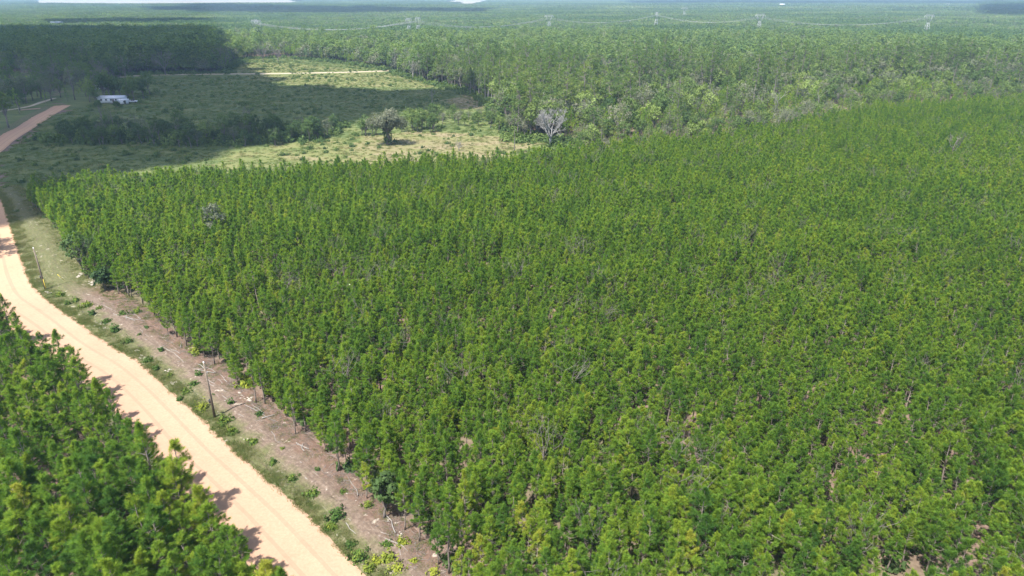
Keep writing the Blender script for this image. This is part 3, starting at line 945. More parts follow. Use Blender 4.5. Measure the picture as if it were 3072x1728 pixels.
scatter('distant_plantation_pines', allp[farm], -.1, sv[farm], kind[farm] % 6, farp_coll, seed=6)

STICK = []
for i in range(3):
    t, b = bare(370 + i, [7.2, 7.8, 6.4][i], .5, 3, .06, 5, .5, .5, .008)
    STICK.append((join_mesh('dead_stem', [(t, M_GREYBARK), (b, M_GREYBARK)]), .45))
P = allp[(g_.random(len(allp)) < .035) & (stand == 1)] + [.7, .9]
scatter('dead_stems', P, -.1, g_.uniform(.8, 1.2, len(P)), g_.integers(0, 3, len(P)), proto_collection('dead_stem', STICK), tilt=.1, seed=7)
# ------------------------------------------------------------------ woods beyond the plantation
TALL, BROAD, GREYT, BARE = [], [], [], []
for i in range(5):
    h = [19, 17, 21, 15, 18][i]
    t, b, c = tall_pine(200 + i, h, h * [.5, .42, .55, .35, .48][i], [3.6, 3.2, 3.8, 3.0, 3.4][i], 100, .8, .62, 14, .13)
    TALL.append((join_mesh('tall_trunk', [(t, M_GREYBARK), (b, M_GREYBARK)]), None, c.mesh('tall_crown', M_WOODPINE), join_mesh('tall_whole', [(t, M_GREYBARK), (b, M_GREYBARK), (c, M_WOODPINE)])))
for i in range(6):
    h = [11, 13, 9, 12, 7, 10][i]; r = [4.2, 4.6, 3.6, 3.4, 3.0, 4.8][i]
    t, b, c = broadleaf(300 + i, h, r, 150, 6, .34, [.3, .25, .28, .33, .2, .28][i])
    BROAD.append((join_mesh('leafy_trunk', [(t, M_GREYBARK), (b, M_GREYBARK)]), None, c.mesh('leafy_crown', M_LEAF), join_mesh('leafy_whole', [(t, M_GREYBARK), (b, M_GREYBARK), (c, M_LEAF)])))
for i in range(3):
    h = [10, 12, 9][i]
    t, b, c = broadleaf(340 + i, h, [4.2, 4.8, 3.6][i], 130, 5, .26, .3)
    GREYT.append((join_mesh('grey_trunk', [(t, M_GREYBARK), (b, M_GREYBARK)]), None, c.mesh('grey_crown', M_GREY), join_mesh('grey_whole', [(t, M_GREYBARK), (b, M_GREYBARK), (c, M_GREY)])))
for i in range(3):
    t, b = bare(360 + i, [12, 10, 14][i], [.5, .6, .35][i], 4, .2, [4, 4, 3][i], .9, .4)
    BARE.append((t.mesh('bare_trunk', M_GREYBARK), b.mesh('bare_branches', M_GREYBARK), None, join_mesh('bare_whole', [(t, M_GREYBARK), (b, M_GREYBARK)])))
YOUNG = []
for i in range(4):
    h = [9, 10, 8, 11][i]
    t, b, c = pine(180 + i, h, h * .35, 1.9, .8, .55, 9, .13, dens=.8, whorl=1.0, sticks=False)
    YOUNG.append(join_mesh('young_pine', [(t, M_BARK), (b, M_BARK), (c, M_PINE)]))
def lowtree(seed, h, r, n, size, mat, conic=False):
    g = np.random.default_rng(seed)
    d = g.standard_normal((n, 3)); d /= np.linalg.norm(d, axis=1, keepdims=True); d[:, 2] = np.abs(d[:, 2]) * 1.0
    C = d * np.array([r, r, h * .62]) * g.uniform(.6, 1, (n, 1)); C[:, 2] += h * .36
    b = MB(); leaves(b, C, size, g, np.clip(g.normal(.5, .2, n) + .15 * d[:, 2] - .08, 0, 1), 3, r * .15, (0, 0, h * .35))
    t = MB(); t.tube([(0, 0, -.1), (0, 0, h * .6)], [.16, .08], 4)
    return join_mesh('low_tree', [(t, M_GREYBARK), (b, mat)])
LOWB = [lowtree(400 + i, [10, 12, 9, 13][i], [3.6, 4, 3.2, 3.4][i], 90, .55, M_LEAF) for i in range(4)]
LOWG = [lowtree(410 + i, [10, 11][i], [3.8, 4.2][i], 80, .5, M_GREY) for i in range(2)]
LOWP = [lowtree(420 + i, [14, 16, 12][i], [2.8, 3.0, 2.6][i], 70, .6, M_WOODPINE) for i in range(3)]

DARK_FRONT = atp([(-420, 196), (0, 203), (150, 214), (380, 221), (672, 215)])
DARK = np.vstack([DARK_FRONT, atp([(672, 215), (660, 180), (640, 150), (640, 118), (300, 108), (0, 104), (-600, 106)], 0)])
def open_ground(P):
    """true where no woodland stands"""
    w = P + np.c_[noise(P, 14, 1) - .5, noise(P, 14, 2) - .5] * 5
    o = inside(w, FIELD) | inside(P, PLANT) | inside(P, LEFT_STAND)
    o |= seg_dist(P, EDGE_R) < 9.5
    o |= (seg_dist(P, TREE_EDGE) < 3)
    return o

g2 = np.random.default_rng(33)
# strip left of the road and in front of the dark stand stays thin
LEFTOPEN = atp([(-500, 480), (0, 452), (100, 380), (200, 300), (150, 222), (0, 208), (-500, 200)])
YARD = atp([(200, 345), (150, 300), (180, 240), (330, 236), (460, 225), (470, 318), (330, 330)])
grid_sheet('field', np.vstack([LEFTOPEN]), 4.0, -0.085, M_FIELD, {'dry': lambda P: noise(P, 25, 1) * .2})
grid_sheet('field', YARD, 4.0, -0.095, M_FIELD, {'dry': lambda P: noise(P, 25, 2) * .25})
# 1) woodland up to 900 m: trees one by one
NW = 95000
rad = np.sqrt(g2.uniform(180 ** 2, 900 ** 2, NW)); az = g2.uniform(-.80, .80, NW)
W = np.c_[np.sin(az) * rad, np.cos(az) * rad]
W = W[frustum(W, 6, 150) & ~open_ground(W)]
for c_, r_ in ((at(1650, 436), 13), (at(1640, 450), 11), (at(1543, 462), 6), (at(2492, 330), 5)):
    W = W[np.hypot(*(W - c_).T) > r_]
lo_ = inside(W, LEFTOPEN) | inside(W, YARD)
W = W[~lo_ | (g2.random(len(W)) < .04)]
# thin by a minimum spacing
cell = 3.1
key = (np.floor(W[:, 0] / cell).astype(np.int64) << 20) + np.floor(W[:, 1] / cell).astype(np.int64)
_, first = np.unique(key, return_index=True)
W = W[first]
dk = inside(W, DARK)
clump = noise(W, 120, 0); clump2 = noise(W, 45, 1)
hard = (clump > .46) & (clump2 > .36)
# hardwood band along the field edge and behind the plantation
fe = seg_dist(W, np.vstack([FIELD[10:19]]))
hard |= (fe < 45) & (g2.random(len(W)) < .75)
me_d = seg_dist(W, MERGE[:4])
hard |= (me_d < 45) & (g2.random(len(W)) < .8)
hard &= ~((seg_dist(W, MERGE[3:]) < 70) & (g2.random(len(W)) < .85))
u = g2.random(len(W))
kindW = np.where(dk, 2, np.where(hard, np.where(u < .46, 3, np.where(u < .74, 4, np.where(u < .975, 2, 5))), np.where(u < .88, 1, np.where(u < .95, 3, np.where(u < .965, 2, 4)))))
px, py, dw = project(np.c_[W, np.full(len(W), 8.0)])
visW = (px > -20) & (px < 3092) & (py > -10)
sclW = g2.uniform(.75, 1.2, len(W)) * (.85 + .3 * noise(W, 60, 2)) * np.where((kindW == 1), .86, np.where(kindW == 5, .9, 1.18))
toneW = np.clip(.45 + g2.normal(0, .16, len(W)) + (kindW == 3) * (g2.random(len(W)) < .10) * .30, .05, 1)
sclW = sclW * np.where(seg_dist(W, np.vstack([BACK_EDGE[-2:], MERGE])) < 30, .66, 1)
# which of them become single trees: the nearest of each kind
indW = np.zeros(len(W), bool)
for k, nmax in ((2, 110), (3, 96), (4, 40), (5, 26)):
    c = np.where((kindW == k) & visW & ~((k == 2) & dk & (dw > 620)))[0]
    c = c[np.argsort(dw[c])][:nmax]
    indW[c] = True
LAND = [('the white dead tree', at(1640, 420)), ('the lone oak in the meadow', at(1165, 430)), ('the mobile home', at(345, 312)), ('the bright field corner', at(1420, 290)),
        ('the sandy track end', at(1165, 213)), ('the pale twin snags', at(2449, 335)), ('the far plantation corner', at(2640, 300)), ('the dark pine stand corner', at(672, 217)),
        ('the forked dead tree', at(2330, 350)), ('the yellow leafy tree', at(2110, 410)), ('the middle of the wood edge', at(1850, 400)), ('the pale snag group', at(1240, 215)), ('the red road junction', at(190, 310)), ('the right border', at(3050, 290))]
names = {2: ('tall_pine', 'tall open-crowned pine'), 3: ('broadleaf_tree', 'leafy broadleaf tree'), 4: ('broadleaf_tree', 'grey-leaved broadleaf tree'), 5: ('dead_tree', 'bare pale dead tree')}
def whole_tree(nm, meshes, loc, rz, scl, tone, lab, cat, grp):
    root = bpy.data.objects.new(nm, None); COL.objects.link(root)
    root.location = (*loc, -.1) if len(loc) == 2 else loc
    root.rotation_euler = (0, 0, rz); root.scale = (scl, scl, scl) if not np.ndim(scl) else scl
    tag(root, lab, cat, grp)
    for n_, me in zip(('trunk', 'branches', 'crown'), meshes[:3]):
        if me is None: continue
        o = link(n_, me, root); o.color = (tone, 0, 0, 1)
    return root
cnt = {}
SETS = {2: TALL, 3: BROAD, 4: GREYT, 5: BARE}
for i in np.where(indW)[0]:
    k = kindW[i]
    ds = [np.hypot(*(W[i] - q)) for _, q in LAND]
    j = int(np.argmin(ds))
    side = ('right' if W[i][0] > LAND[j][1][0] else 'left')
    dep = 'behind' if W[i][1] > LAND[j][1][1] else 'before'
    tw = '' if k == 5 else ('pale ' if toneW[i] > .75 else ('dark ' if toneW[i] < .35 else ''))
    kk = (k, j, side, dep); cnt[kk] = cnt.get(kk, 0) + 1
    lab = '%s%s %s %s, %s going %s' % (tw, names[k][1], dep, LAND[j][0], ordinal(cnt[kk]), side)
    st_ = SETS[k]
    whole_tree(names[k][0], st_[g2.integers(len(st_))], W[i], g2.uniform(0, 6.28), sclW[i], toneW[i], lab, 'tree', 'trees of the mixed wood')
rW = ~indW
wood_protos = [(m, t) for m, t in zip(YOUNG, (.38, .45, .52, .42))] + [(TALL[i][3], .42) for i in range(5)] + [(BROAD[i][3], [.4, .5, .35, .55, .45, .9][i]) for i in range(6)] + [(GREYT[i][3], .5) for i in range(3)] + [(BARE[i][3], .5) for i in range(3)]
idxW = np.where(kindW == 1, g2.integers(0, 4, len(W)), np.where(kindW == 2, 4 + g2.integers(0, 5, len(W)), np.where(kindW == 3, 9 + g2.choice([0, 1, 2, 3, 4, 0, 1, 3, 2, 5], len(W)), np.where(kindW == 4, 15 + g2.integers(0, 3, len(W)), 18 + g2.integers(0, 3, len(W))))))
wcoll = proto_collection('woodland_tree', wood_protos)
nw = rW & (dw < 480)
fw = rW & (dw >= 480)
scatter('woodland', W[nw], -.1, sclW[nw], idxW[nw], wcoll, seed=8)
low_protos = [(m, t) for m, t in zip(YOUNG, (.38, .45, .52, .42))] + [(m, .4) for m in LOWP] + [(m, t) for m, t in zip(LOWB, (.4, .5, .3, .6))] + [(m, .5) for m in LOWG] + [(BARE[0][3], .5)]
idxL = np.where(kindW == 1, g2.integers(0, 4, len(W)), np.where(kindW == 2, 4 + g2.integers(0, 3, len(W)), np.where(kindW == 3, 7 + g2.integers(0, 4, len(W)), np.where(kindW == 4, 11 + g2.integers(0, 2, len(W)), 13))))
lcoll = proto_collection('far_woodland_tree', low_protos)
scatter('far_woodland', W[fw], -.1, sclW[fw] * np.where(dk[fw], 1.15, 1), idxL[fw], lcoll, seed=9)

# 2) forest from 900 m to the horizon: patches of joined crowns
def patch(seed, size, ntree, ntri, mat_mix, cs, hr=(8, 12)):
    g = np.random.default_rng(seed)
    parts = {}
    for k in range(ntree):
        p = g.uniform(-size / 2, size / 2, 2)
        h = g.uniform(*hr); r = g.uniform(2.2, 4.2)
        mt = mat_mix[g.integers(len(mat_mix))]
        b = parts.setdefault(mt.name, (MB(), mt))[0]
        d = g.standard_normal((ntri, 3)); d /= np.linalg.norm(d, axis=1, keepdims=True); d[:, 2] = np.abs(d[:, 2])
        C = d * np.array([r, r, h * .5]) * g.uniform(.65, 1, (ntri, 1)) + [p[0], p[1], h * .5]
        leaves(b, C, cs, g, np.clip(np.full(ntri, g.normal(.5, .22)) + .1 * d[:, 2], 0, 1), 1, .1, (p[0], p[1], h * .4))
    return join_mesh('forest_patch', list(parts.values()))
mixes = [[M_WOODPINE] * 5 + [M_LEAF], [M_WOODPINE] * 3 + [M_LEAF] * 2 + [M_GREY], [M_WOODPINE, M_LEAF, M_LEAF, M_GREY]]
PA = [(patch(500 + i, 44, 150, 34, mixes[i // 2], 1.0), [.02, .14, .20, .30, .34, .46][i]) for i in range(6)]
PB = [(patch(520 + i, 170, 1300, 10, mixes[i // 2], 2.0), [.0, .08, .15, .24, .30, .42][i]) for i in range(6)]
def ring(r0, r1, cell):
    k = int(r1 / cell) + 2
    gx, gy = np.meshgrid(np.arange(-k, k), np.arange(0, k), indexing='ij')
    P = (np.c_[gx.ravel(), gy.ravel()] + .5) * cell
    r = np.hypot(*P.T)
    P = P[(r >= r0) & (r < r1)]
    P = P[frustum(P, 5, 500)]
    for f in FAR_FIELDS: P = P[~inside(P, f)]
    return P
A = ring(880, 2600, 40)
A = A[~inside(A, DARK)]
na_ = noise(A, 420, 1)
ia = np.clip((na_ * 3.2 - .3).astype(int), 0, 2) * 2 + g2.integers(0, 2, len(A))
scatter('far_forest', A + g2.normal(0, 3, A.shape), -.1, np.c_[np.ones((len(A), 2)), .8 + .4 * noise(A, 260, 2)], ia, proto_collection('forest_patch', PA), tilt=0, seed=10)
B = ring(2560, 15000, 155)
nb_ = noise(B, 1500, 3)
ib = np.clip((nb_ * 3.2 - .3).astype(int), 0, 2) * 2 + g2.integers(0, 2, len(B))
scatter('horizon_forest', B + g2.normal(0, 8, B.shape), -.1, np.c_[np.ones((len(B), 2)), .8 + .6 * noise(B, 800, 2)], ib, proto_collection('forest_block', PB), tilt=0, seed=11)
# far part of the dark stand
D2 = ring(840, 1300, 40)
D2 = D2[inside(D2, DARK)]
scatter('dark_forest', D2 + g2.normal(0, 3, D2.shape), -.1, np.c_[np.ones((len(D2), 2)), np.full(len(D2), 1.35)], g2.integers(0, 2, len(D2)), proto_collection('dark_forest_patch', PA[:2]), tilt=0, seed=12)

# ------------------------------------------------------------------ hedgerow thicket, yard trees and single landmark trees
g3 = np.random.default_rng(55)
def row_trees(base_line, n, depth, meshes_by, grp, phrase, hs=(0.5, 1.0)):
    line, u = resample(atp(base_line), 1.0)
    k = 0
    for i in range(n):
        p = line[int(np.clip((i + g3.random()) / n * len(line), 0, len(line) - 1))] + np.array([g3.normal(0, 1.5), g3.uniform(0, depth)])
        if seg_dist(p[None], EDGE_R)[0] < 12: continue
        which = g3.choice(len(meshes_by), p=[w for _, _, w, _, _ in meshes_by])
        nm, meshes, _, desc, tn = meshes_by[which]
        k += 1
        tone_ = np.clip(tn + g3.normal(0, .12), 0, 1)
        s = g3.uniform(*hs)
        dsc = ('tall ' if s > hs[0] + .75 * (hs[1] - hs[0]) else ('low ' if s < hs[0] + .25 * (hs[1] - hs[0]) else '')) + desc
        whole_tree(nm, meshes[g3.integers(len(meshes))], p, g3.uniform(0, 6.28), s, tone_, '%s %s, %s from the left' % (dsc, phrase, ordinal(k)), 'tree', grp)
row_trees([(125, 428), (199, 434), (397, 438), (556, 444), (715, 444), (835, 438), (975, 426)], 120, 30,
          [('broadleaf_tree', BROAD, .72, 'leafy dark tree', .18), ('broadleaf_tree', GREYT, .21, 'grey-leaved tree', .22), ('dead_tree', BARE, .07, 'bare grey tree', .5)],
          'trees of the thicket in the shaded meadow', 'in the shaded meadow thicket', (.42, .85))
row_trees([(1075, 412), (1100, 408), (1130, 404)], 6, 6, [('broadleaf_tree', BROAD, .8, 'slim leafy tree', .4), ('dead_tree', BARE, .2, 'bare grey tree', .5)], 'trees beside the lone oak', 'in the clump left of the lone oak', (.45, .7))
row_trees([(1210, 402), (1250, 402), (1310, 398)], 14, 20, [('broadleaf_tree', BROAD, .75, 'slim leafy tree', .4), ('dead_tree', BARE, .25, 'bare grey tree', .5)], 'trees beside the lone oak', 'in the clump right of the lone oak', (.5, .95))
row_trees([(1300, 376), (1400, 378), (1480, 388), (1560, 402)], 30, 22, [('broadleaf_tree', BROAD, .8, 'bushy green tree', .5), ('broadleaf_tree', GREYT, .2, 'grey-leaved tree', .5)], 'bushy trees on the meadow edge', 'by the white dead tree', (.35, .75))
row_trees([(150, 322), (205, 330), (300, 300), (420, 300)], 32, 30, [('broadleaf_tree', BROAD, .75, 'big dark tree', .3), ('tall_pine', TALL, .25, 'tall dark pine', .3)], 'trees round the mobile home', 'behind the mobile home', (.9, 1.25))
row_trees([(-20, 330), (60, 300), (100, 275), (180, 250), (330, 240)], 32, 30, [('broadleaf_tree', BROAD, .5, 'dark leafy tree', .3), ('broadleaf_tree', GREYT, .25, 'hazy grey tree', .4), ('tall_pine', TALL, .25, 'tall dark pine', .3)], 'trees left of the mobile home', 'between far road and dark stand', (.8, 1.2))

TALLP = []
for i in range(3):
    t, b, c = tall_pine(240 + i, [18, 16, 19][i], [10.5, 9, 11.5][i], 3.0, 90, .8, .6, 14, .13)
    TALLP.append((join_mesh('edge_pine_trunk', [(t, M_DEAD), (b, M_GREYBARK)]), None, c.mesh('edge_pine_crown', M_WOODPINE)))
row_trees([(1408, 287), (1440, 292), (1470, 304), (1492, 322)], 14, 9, [('tall_pine', TALLP, 1.0, 'pine with pale bare trunk', .4)], 'bare-trunked pines at the wood corner', 'at the wood corner', (.8, 1.05))

def single(nm, parts, base, lab, tone=.5, rz=0., cat='tree', scl=1.):
    root = bpy.data.objects.new(nm, None); COL.objects.link(root)
    b = at(*base) if np.ndim(base) else base
    root.location = (b[0], b[1], -.1); root.rotation_euler = (0, 0, rz)
    if np.ndim(scl): root.scale = scl
    else: root.scale = (scl,) * 3
    tag(root, lab, cat)
    d_ = dict((p[0], p) for p in parts)
    if 'crown' in d_ and 'branches' in d_:
        me = join_mesh(nm + '_trunk', [d_['trunk'][1:], d_['branches'][1:]])
        link('trunk', me, root)
        parts = [p for p in parts if p[0] not in ('trunk', 'branches')]
    for n_, bl, m_ in parts:
        o = link(n_, bl.mesh(nm + '_' + n_, m_), root); o.color = (tone, 0, 0, 1)
    return root
# the big white dead tree, the lone oak
t, b = bare(701, 13.0, .95, 7, .40, 7, .8, .26, .030)
single('dead_tree', [('trunk', t, M_SILVER), ('branches', b, M_SILVER)], (1650, 438), 'big bleached white dead tree with wide bare crown at the meadow corner', rz=1.0)
def lone_oak():
    g = np.random.default_rng(77)
    tr, br, cr, gr = MB(), MB(), MB(), MB()
    tr.tube([(0, 0, -.2), (.1, 0, 1.5), (.0, 0, 3.2), (-.3, 0, 5.0)], [.95, .75, .65, .5], 9)
    ivy = []
    C = []
    for i in range(14):
        a = i * 2.4; rr = 4.6 * math.sqrt((i + .5) / 14); c = np.array([math.cos(a) * rr * 1.15, math.sin(a) * rr, 8.8 - rr * .30 + g.normal(0, .9)])
        br.tube([(0, 0, 3.6), tuple(c * .5 + np.array([0, 0, 2.6])), tuple(c)], [.3, .2, .06], 5, cap=False)
        d = g.standard_normal((60, 3)); d /= np.linalg.norm(d, axis=1, keepdims=True)
        C.append(c + d * np.array([2.2, 2.2, 1.9]) * g.uniform(.6, 1.05, (60, 1)))
        for q in C[-1][:7]: br.tube([tuple(c), tuple(q + (q - c) * .25)], [.05, .015], 3, cap=False)
    C = np.vstack(C)
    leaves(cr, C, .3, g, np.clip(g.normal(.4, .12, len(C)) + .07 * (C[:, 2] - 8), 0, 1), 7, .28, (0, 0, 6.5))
    n = 120
    th = g.uniform(0, 6.28, n); zz = g.uniform(.6, 6.5, n)
    I = np.c_[np.cos(th) * (.8 + .12 * zz), np.sin(th) * (.8 + .12 * zz), zz]
    leaves(gr, I, .3, g, np.full(n, .2), 5, .2)
    return tr, br, cr, gr
t, b, c, iv = lone_oak()
single('oak_tree', [('trunk', t, M_BARK), ('branches', b, M_GREYBARK), ('crown', c, M_GREY), ('ivy', iv, M_LEAF)], (1165, 434), 'lone grey-green oak with dark ivy-clad trunk standing in the dry meadow', tone=.5, scl=1.22)
# thin tall pine standing before the wood, near the white dead tree
t, b, c = tall_pine(711, 14.5, 11, 2.0, 40, .7, .5, 14, .1)
single('thin_pine', [('trunk', t, M_GREYBARK), ('branches', b, M_GREYBARK), ('crown', c, M_WOODPINE)], (1543, 462), 'slim pine with long bare trunk left of the white dead tree', .5)
t, b = bare(712, 4.5, .5, 5, .10, 6, .7, .12)
single('bare_shrub', [('trunk', t, M_DEAD), ('branches', b, M_DEAD)], (1376, 452), 'small bare grey shrub on the dry tan grass behind the pines', cat='shrub')
snags = [((2449, 338), 12, .12, 2, 'pair of pale forked snag stems sticking out of the far plantation'), ((2322, 356), 12.5, .35, 3, 'broken forked dead tree with pale top, dark bushes beside it'),
         ((2662, 298), 11, .10, 2, 'thin white leaning snag beyond the plantation, right of the dark evergreen'), ((2137, 222), 14, .08, 2, 'single thin white snag high in the mid-distance wood'),
         ((3052, 262), 10, .2, 3, 'pale broken snag close to the right border'), ((1297, 318), 9, .15, 3, 'wispy white snag standing in the shaded field'), ((390, 224), 12, .03, 2, 'bare grey pole-like trunk before the dark pine stand'),
         ((1185, 214), 15, .3, 4, 'tall pale bare snag at the end of the sandy track'), ((1225, 222), 17, .35, 4, 'tallest bleached snag of the group by the field'), ((1258, 230), 14, .25, 3, 'grey snag on the right of the bleached group'),
         ((1240, 236), 11, .4, 4, 'low spreading bleached snag in front of its group'), ((1742, 232), 12, .4, 4, 'leftmost of the pale dead trees grouped in the mid-distance wood'), ((1764, 234), 13, .4, 4, 'second from left of the pale dead trees in the mid-distance wood'), ((1786, 231), 12, .4, 4, 'middle one of the pale dead trees in the mid-distance wood'),
         ((1816, 236), 12, .45, 4, 'fourth from left of the pale dead trees in the mid-distance wood'), ((1868, 226), 13, .4, 4, 'rightmost of the pale dead trees grouped in the mid-distance wood'), ((2850, 495), 10, .6, 3, 'bare-limbed half dead pine rising out of the plantation at right')]
for i, (bp, h, sp, nl, lab) in enumerate(snags):
    t, b = bare(720 + i, h, min(sp, .5), 3 if sp < .2 else 4, .2 if sp < .2 else .26, nl, 1.2, .35, .035)
    single('dead_tree', [('trunk', t, M_GREYBARK if bp[0] > 2800 else M_DEAD), ('branches', b, M_GREYBARK if bp[0] > 2800 else M_DEAD)], bp, lab, rz=i)
for i, (bp, h, lab) in enumerate([((497, 224), 16, 'round hazy grey bare crown against the dark pine stand'), ((676, 214), 18, 'grey bare crown at the right end of the dark stand'), ((160, 268), 15, 'hazy grey bare crown before the dark stand on the left'),
                                  ((305, 262), 15, 'grey bare crown behind the mobile home trees'), ((245, 226), 20, 'tall bare branching tree inside the dark stand'), ((30, 300), 13, 'grey bare tree near the left border'),
                                  ((790, 186), 12, 'grey bare tree at the back of the far field'), ((835, 188), 12, 'pale bare tree by the bright far field opening')]):
    t, b = bare(760 + i, h, .75, 5, .28, 6, .7, .3, .04)
    single('dead_tree', [('trunk', t, M_GREYBARK), ('branches', b, M_GREYBARK)], bp, lab, rz=i * 1.3)
# landmark leafy trees
def leafy(seed, base, h, r, tone_, lab, mat=M_LEAF, size=.32, ncl=190):
    t, b, c = broadleaf(seed, h, r, ncl, 6, size, .22)
    single('broadleaf_tree', [('trunk', t, M_GREYBARK), ('branches', b, M_GREYBARK), ('crown', c, mat)], base, lab, tone_)
leafy(801, (2103, 420), 8, 2.8, .66, 'bright yellow-green leafy tree at the back edge of the plantation')
leafy(802, (2008, 408), 4.5, 1.6, .7, 'small bright yellow-green tree behind the plantation, left of the larger one')
leafy(803, (1910, 412), 10, 2.0, .62, 'tall pale green vine-hung tree in the wood edge')
leafy(804, (2492, 330), 13, 3.6, .15, 'dark evergreen tree with pale top, right of the pale twin snags')
leafy(805, (1575, 345), 10, 1.8, .62, 'pale lime vine-draped tree above the white dead tree')
leafy(806, (652, 745), 11.5, 3.4, .30, 'blue-grey broad tree rising among the plantation pines at left', M_GREY, .26)
leafy(807, (250, 815), 9, 3.6, .22, 'dark low spreading tree on the left edge of the plantation')
leafy(808, (318, 872), 4.6, 2.3, .20, 'dark bushy tree at the plantation edge by the trunks')
leafy(809, (1152, 1556), 6.5, 1.6, .30, 'vine-covered small tree among the near edge pines')
leafy(810, (2280, 200), 16, 4.5, .15, 'dark grey tall tree in the distant wood right of centre', M_GREY)
leafy(811, (1352, 246), 17, 3.4, .1, 'tall dark tree on the corner of the bright field')
leafy(813, (352, 324), 3.4, 1.6, .3, 'small bushy tree in front of the mobile home')
leafy(814, (300, 330), 5.0, 2.2, .45, 'pale leafy small tree left of the mobile home front')
leafy(812, (60, 330), 11, 4.5, .1, 'rounded dark tree by the pale driveway at left')
# ------------------------------------------------------------------ shrubs and logs of the clearing
SHR = [shrub(900 + i, [1.0, 1.4, .8, 1.2][i], [.9, 1.1, .8, .7][i], 60, 6, .15) for i in range(4)]
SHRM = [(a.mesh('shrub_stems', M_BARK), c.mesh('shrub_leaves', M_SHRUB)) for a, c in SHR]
spots = [(675, 1268, 1.25, .75), (606, 1229, 1.0, .7), (583, 1160, 1.2, .35), (597, 1130, 1.0, .3), (735, 1157, 1.6, .7), (588, 1059, 1.3, .85), (779, 1246, .8, .4), (693, 1215, .9, .3), (938, 1486, 1.1, .45), (1009, 1554, 1.1, .3),
         (994, 1586, 1.0, .5), (953, 1414, .6, .3), (1030, 1480, .55, .3), (1104, 1519, .7, .45), (1160, 1640, 1.0, .4), (1166, 1684, 1.2, .9), (1207, 1634, .9, .95), (1077, 1675, 1.1, .5), (322, 969, 1.2, .4), (346, 997, 1.4, .35),
         (370, 946, 1.0, .4), (411, 938, .9, .6), (441, 985, .8, .3), (278, 946, 1.1, .35), (262, 922, 1.3, .4), (179, 890, 1.1, .4), (421, 1009, .8, .5), (485, 1057, .9, .3), (1130, 1690, .9, .95), (1190, 1715, 1.0, .98), (1240, 1690, .7, .9),
         (1105, 1712, 1.0, .6), (1052, 1640, .8, .4), (880, 1440, .8, .45), (822, 1392, .9, .4), (848, 1352, .6, .5), (760, 1330, 1.0, .35), (700, 1300, .8, .45), (540, 1200, .8, .4), (470, 1110, .9, .4), (446, 1085, 1.0, .35), (385, 1030, .9, .45),
         (230, 905, 1.2, .4), (205, 915, 1.0, .5), (300, 930, .9, .45), (1300, 1722, .7, .95), (640, 1190, .6, .3), (512, 1130, .7, .4), (560, 1180, .9, .5)]
for i, (x, y, s, tn) in enumerate(spots):
    root = bpy.data.objects.new('shrub', None); COL.objects.link(root)
    p = at(x, y); root.location = (p[0], p[1], 0.05); root.rotation_euler = (0, 0, g3.uniform(0, 6.28)); root.scale = (s, s, s * g3.uniform(.8, 1.1))
    side_ = 'beside the utility pole' if np.hypot(x - 645, y - 1255) < 70 else ('near the far pole' if np.hypot(x - 137, y - 870) < 150 else 'on the clearing strip')
    tag(root, '%s %s shrub %s, %s from the bottom' % ('large' if s > 1.1 else ('small' if s < .8 else 'rounded'), 'yellow-green' if tn > .6 else 'dark green', side_, ordinal(1 + sum(1 for q in spots if (q[1], q[0]) > (y, x)))), 'shrub', 'shrubs between the road and the plantation')
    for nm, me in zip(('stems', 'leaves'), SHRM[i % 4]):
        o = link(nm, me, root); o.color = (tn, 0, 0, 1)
logs = [((597, 1138), (682, 1181)), ((630, 1171), (707, 1213)), ((655, 1197), (677, 1211)), ((704, 1240), (787, 1301)), ((748, 1288), (817, 1362)), ((787, 1320), (867, 1382)), ((735, 1218), (831, 1273)), ((815, 1298), (834, 1345)),
        ((787, 1258), (826, 1248)), ((503, 1051), (561, 1103)), ((900, 1421), (962, 1470)), ((915, 1440), (975, 1482)), ((971, 1504), (1027, 1536)), ((1027, 1548), (1145, 1613)), ((1145, 1616), (1225, 1656)), ((1036, 1575), (1068, 1607)),
        ((1092, 1598), (1142, 1628)), ((1175, 1657), (1222, 1696)), ((1195, 1687), (1254, 1725)), ((342, 946), (437, 966)), ((358, 958), (378, 981)), ((397, 981), (457, 1025)), ((437, 1021), (521, 1061)), ((227, 886), (274, 888)),
        ((274, 906), (350, 938)), ((517, 1080), (535, 1102)), ((850, 1385), (905, 1425)), ((1085, 1570), (1165, 1612)), ((1020, 1538), (1062, 1560))]
gl = np.random.default_rng(91)
ks = np.where(vm_ & (road_r[:, 1] < 112) & (road_r[:, 1] > 50))[0]
for _ in range(26):
    k = gl.choice(ks); v = gl.uniform(.38, .80)
    p = road_r[k] * (1 - v) + verge_far[k] * v
    a_ = math.atan2(.72, -.69) + gl.normal(0, .22); L = gl.uniform(1.2, 5.5)
    q = p + L * np.array([math.cos(a_), math.sin(a_)])
    x_, y_, _d = project(np.array([[p[0], p[1], 0], [q[0], q[1], 0]]))
    logs.append(((x_[0], y_[0]), (x_[1], y_[1])))
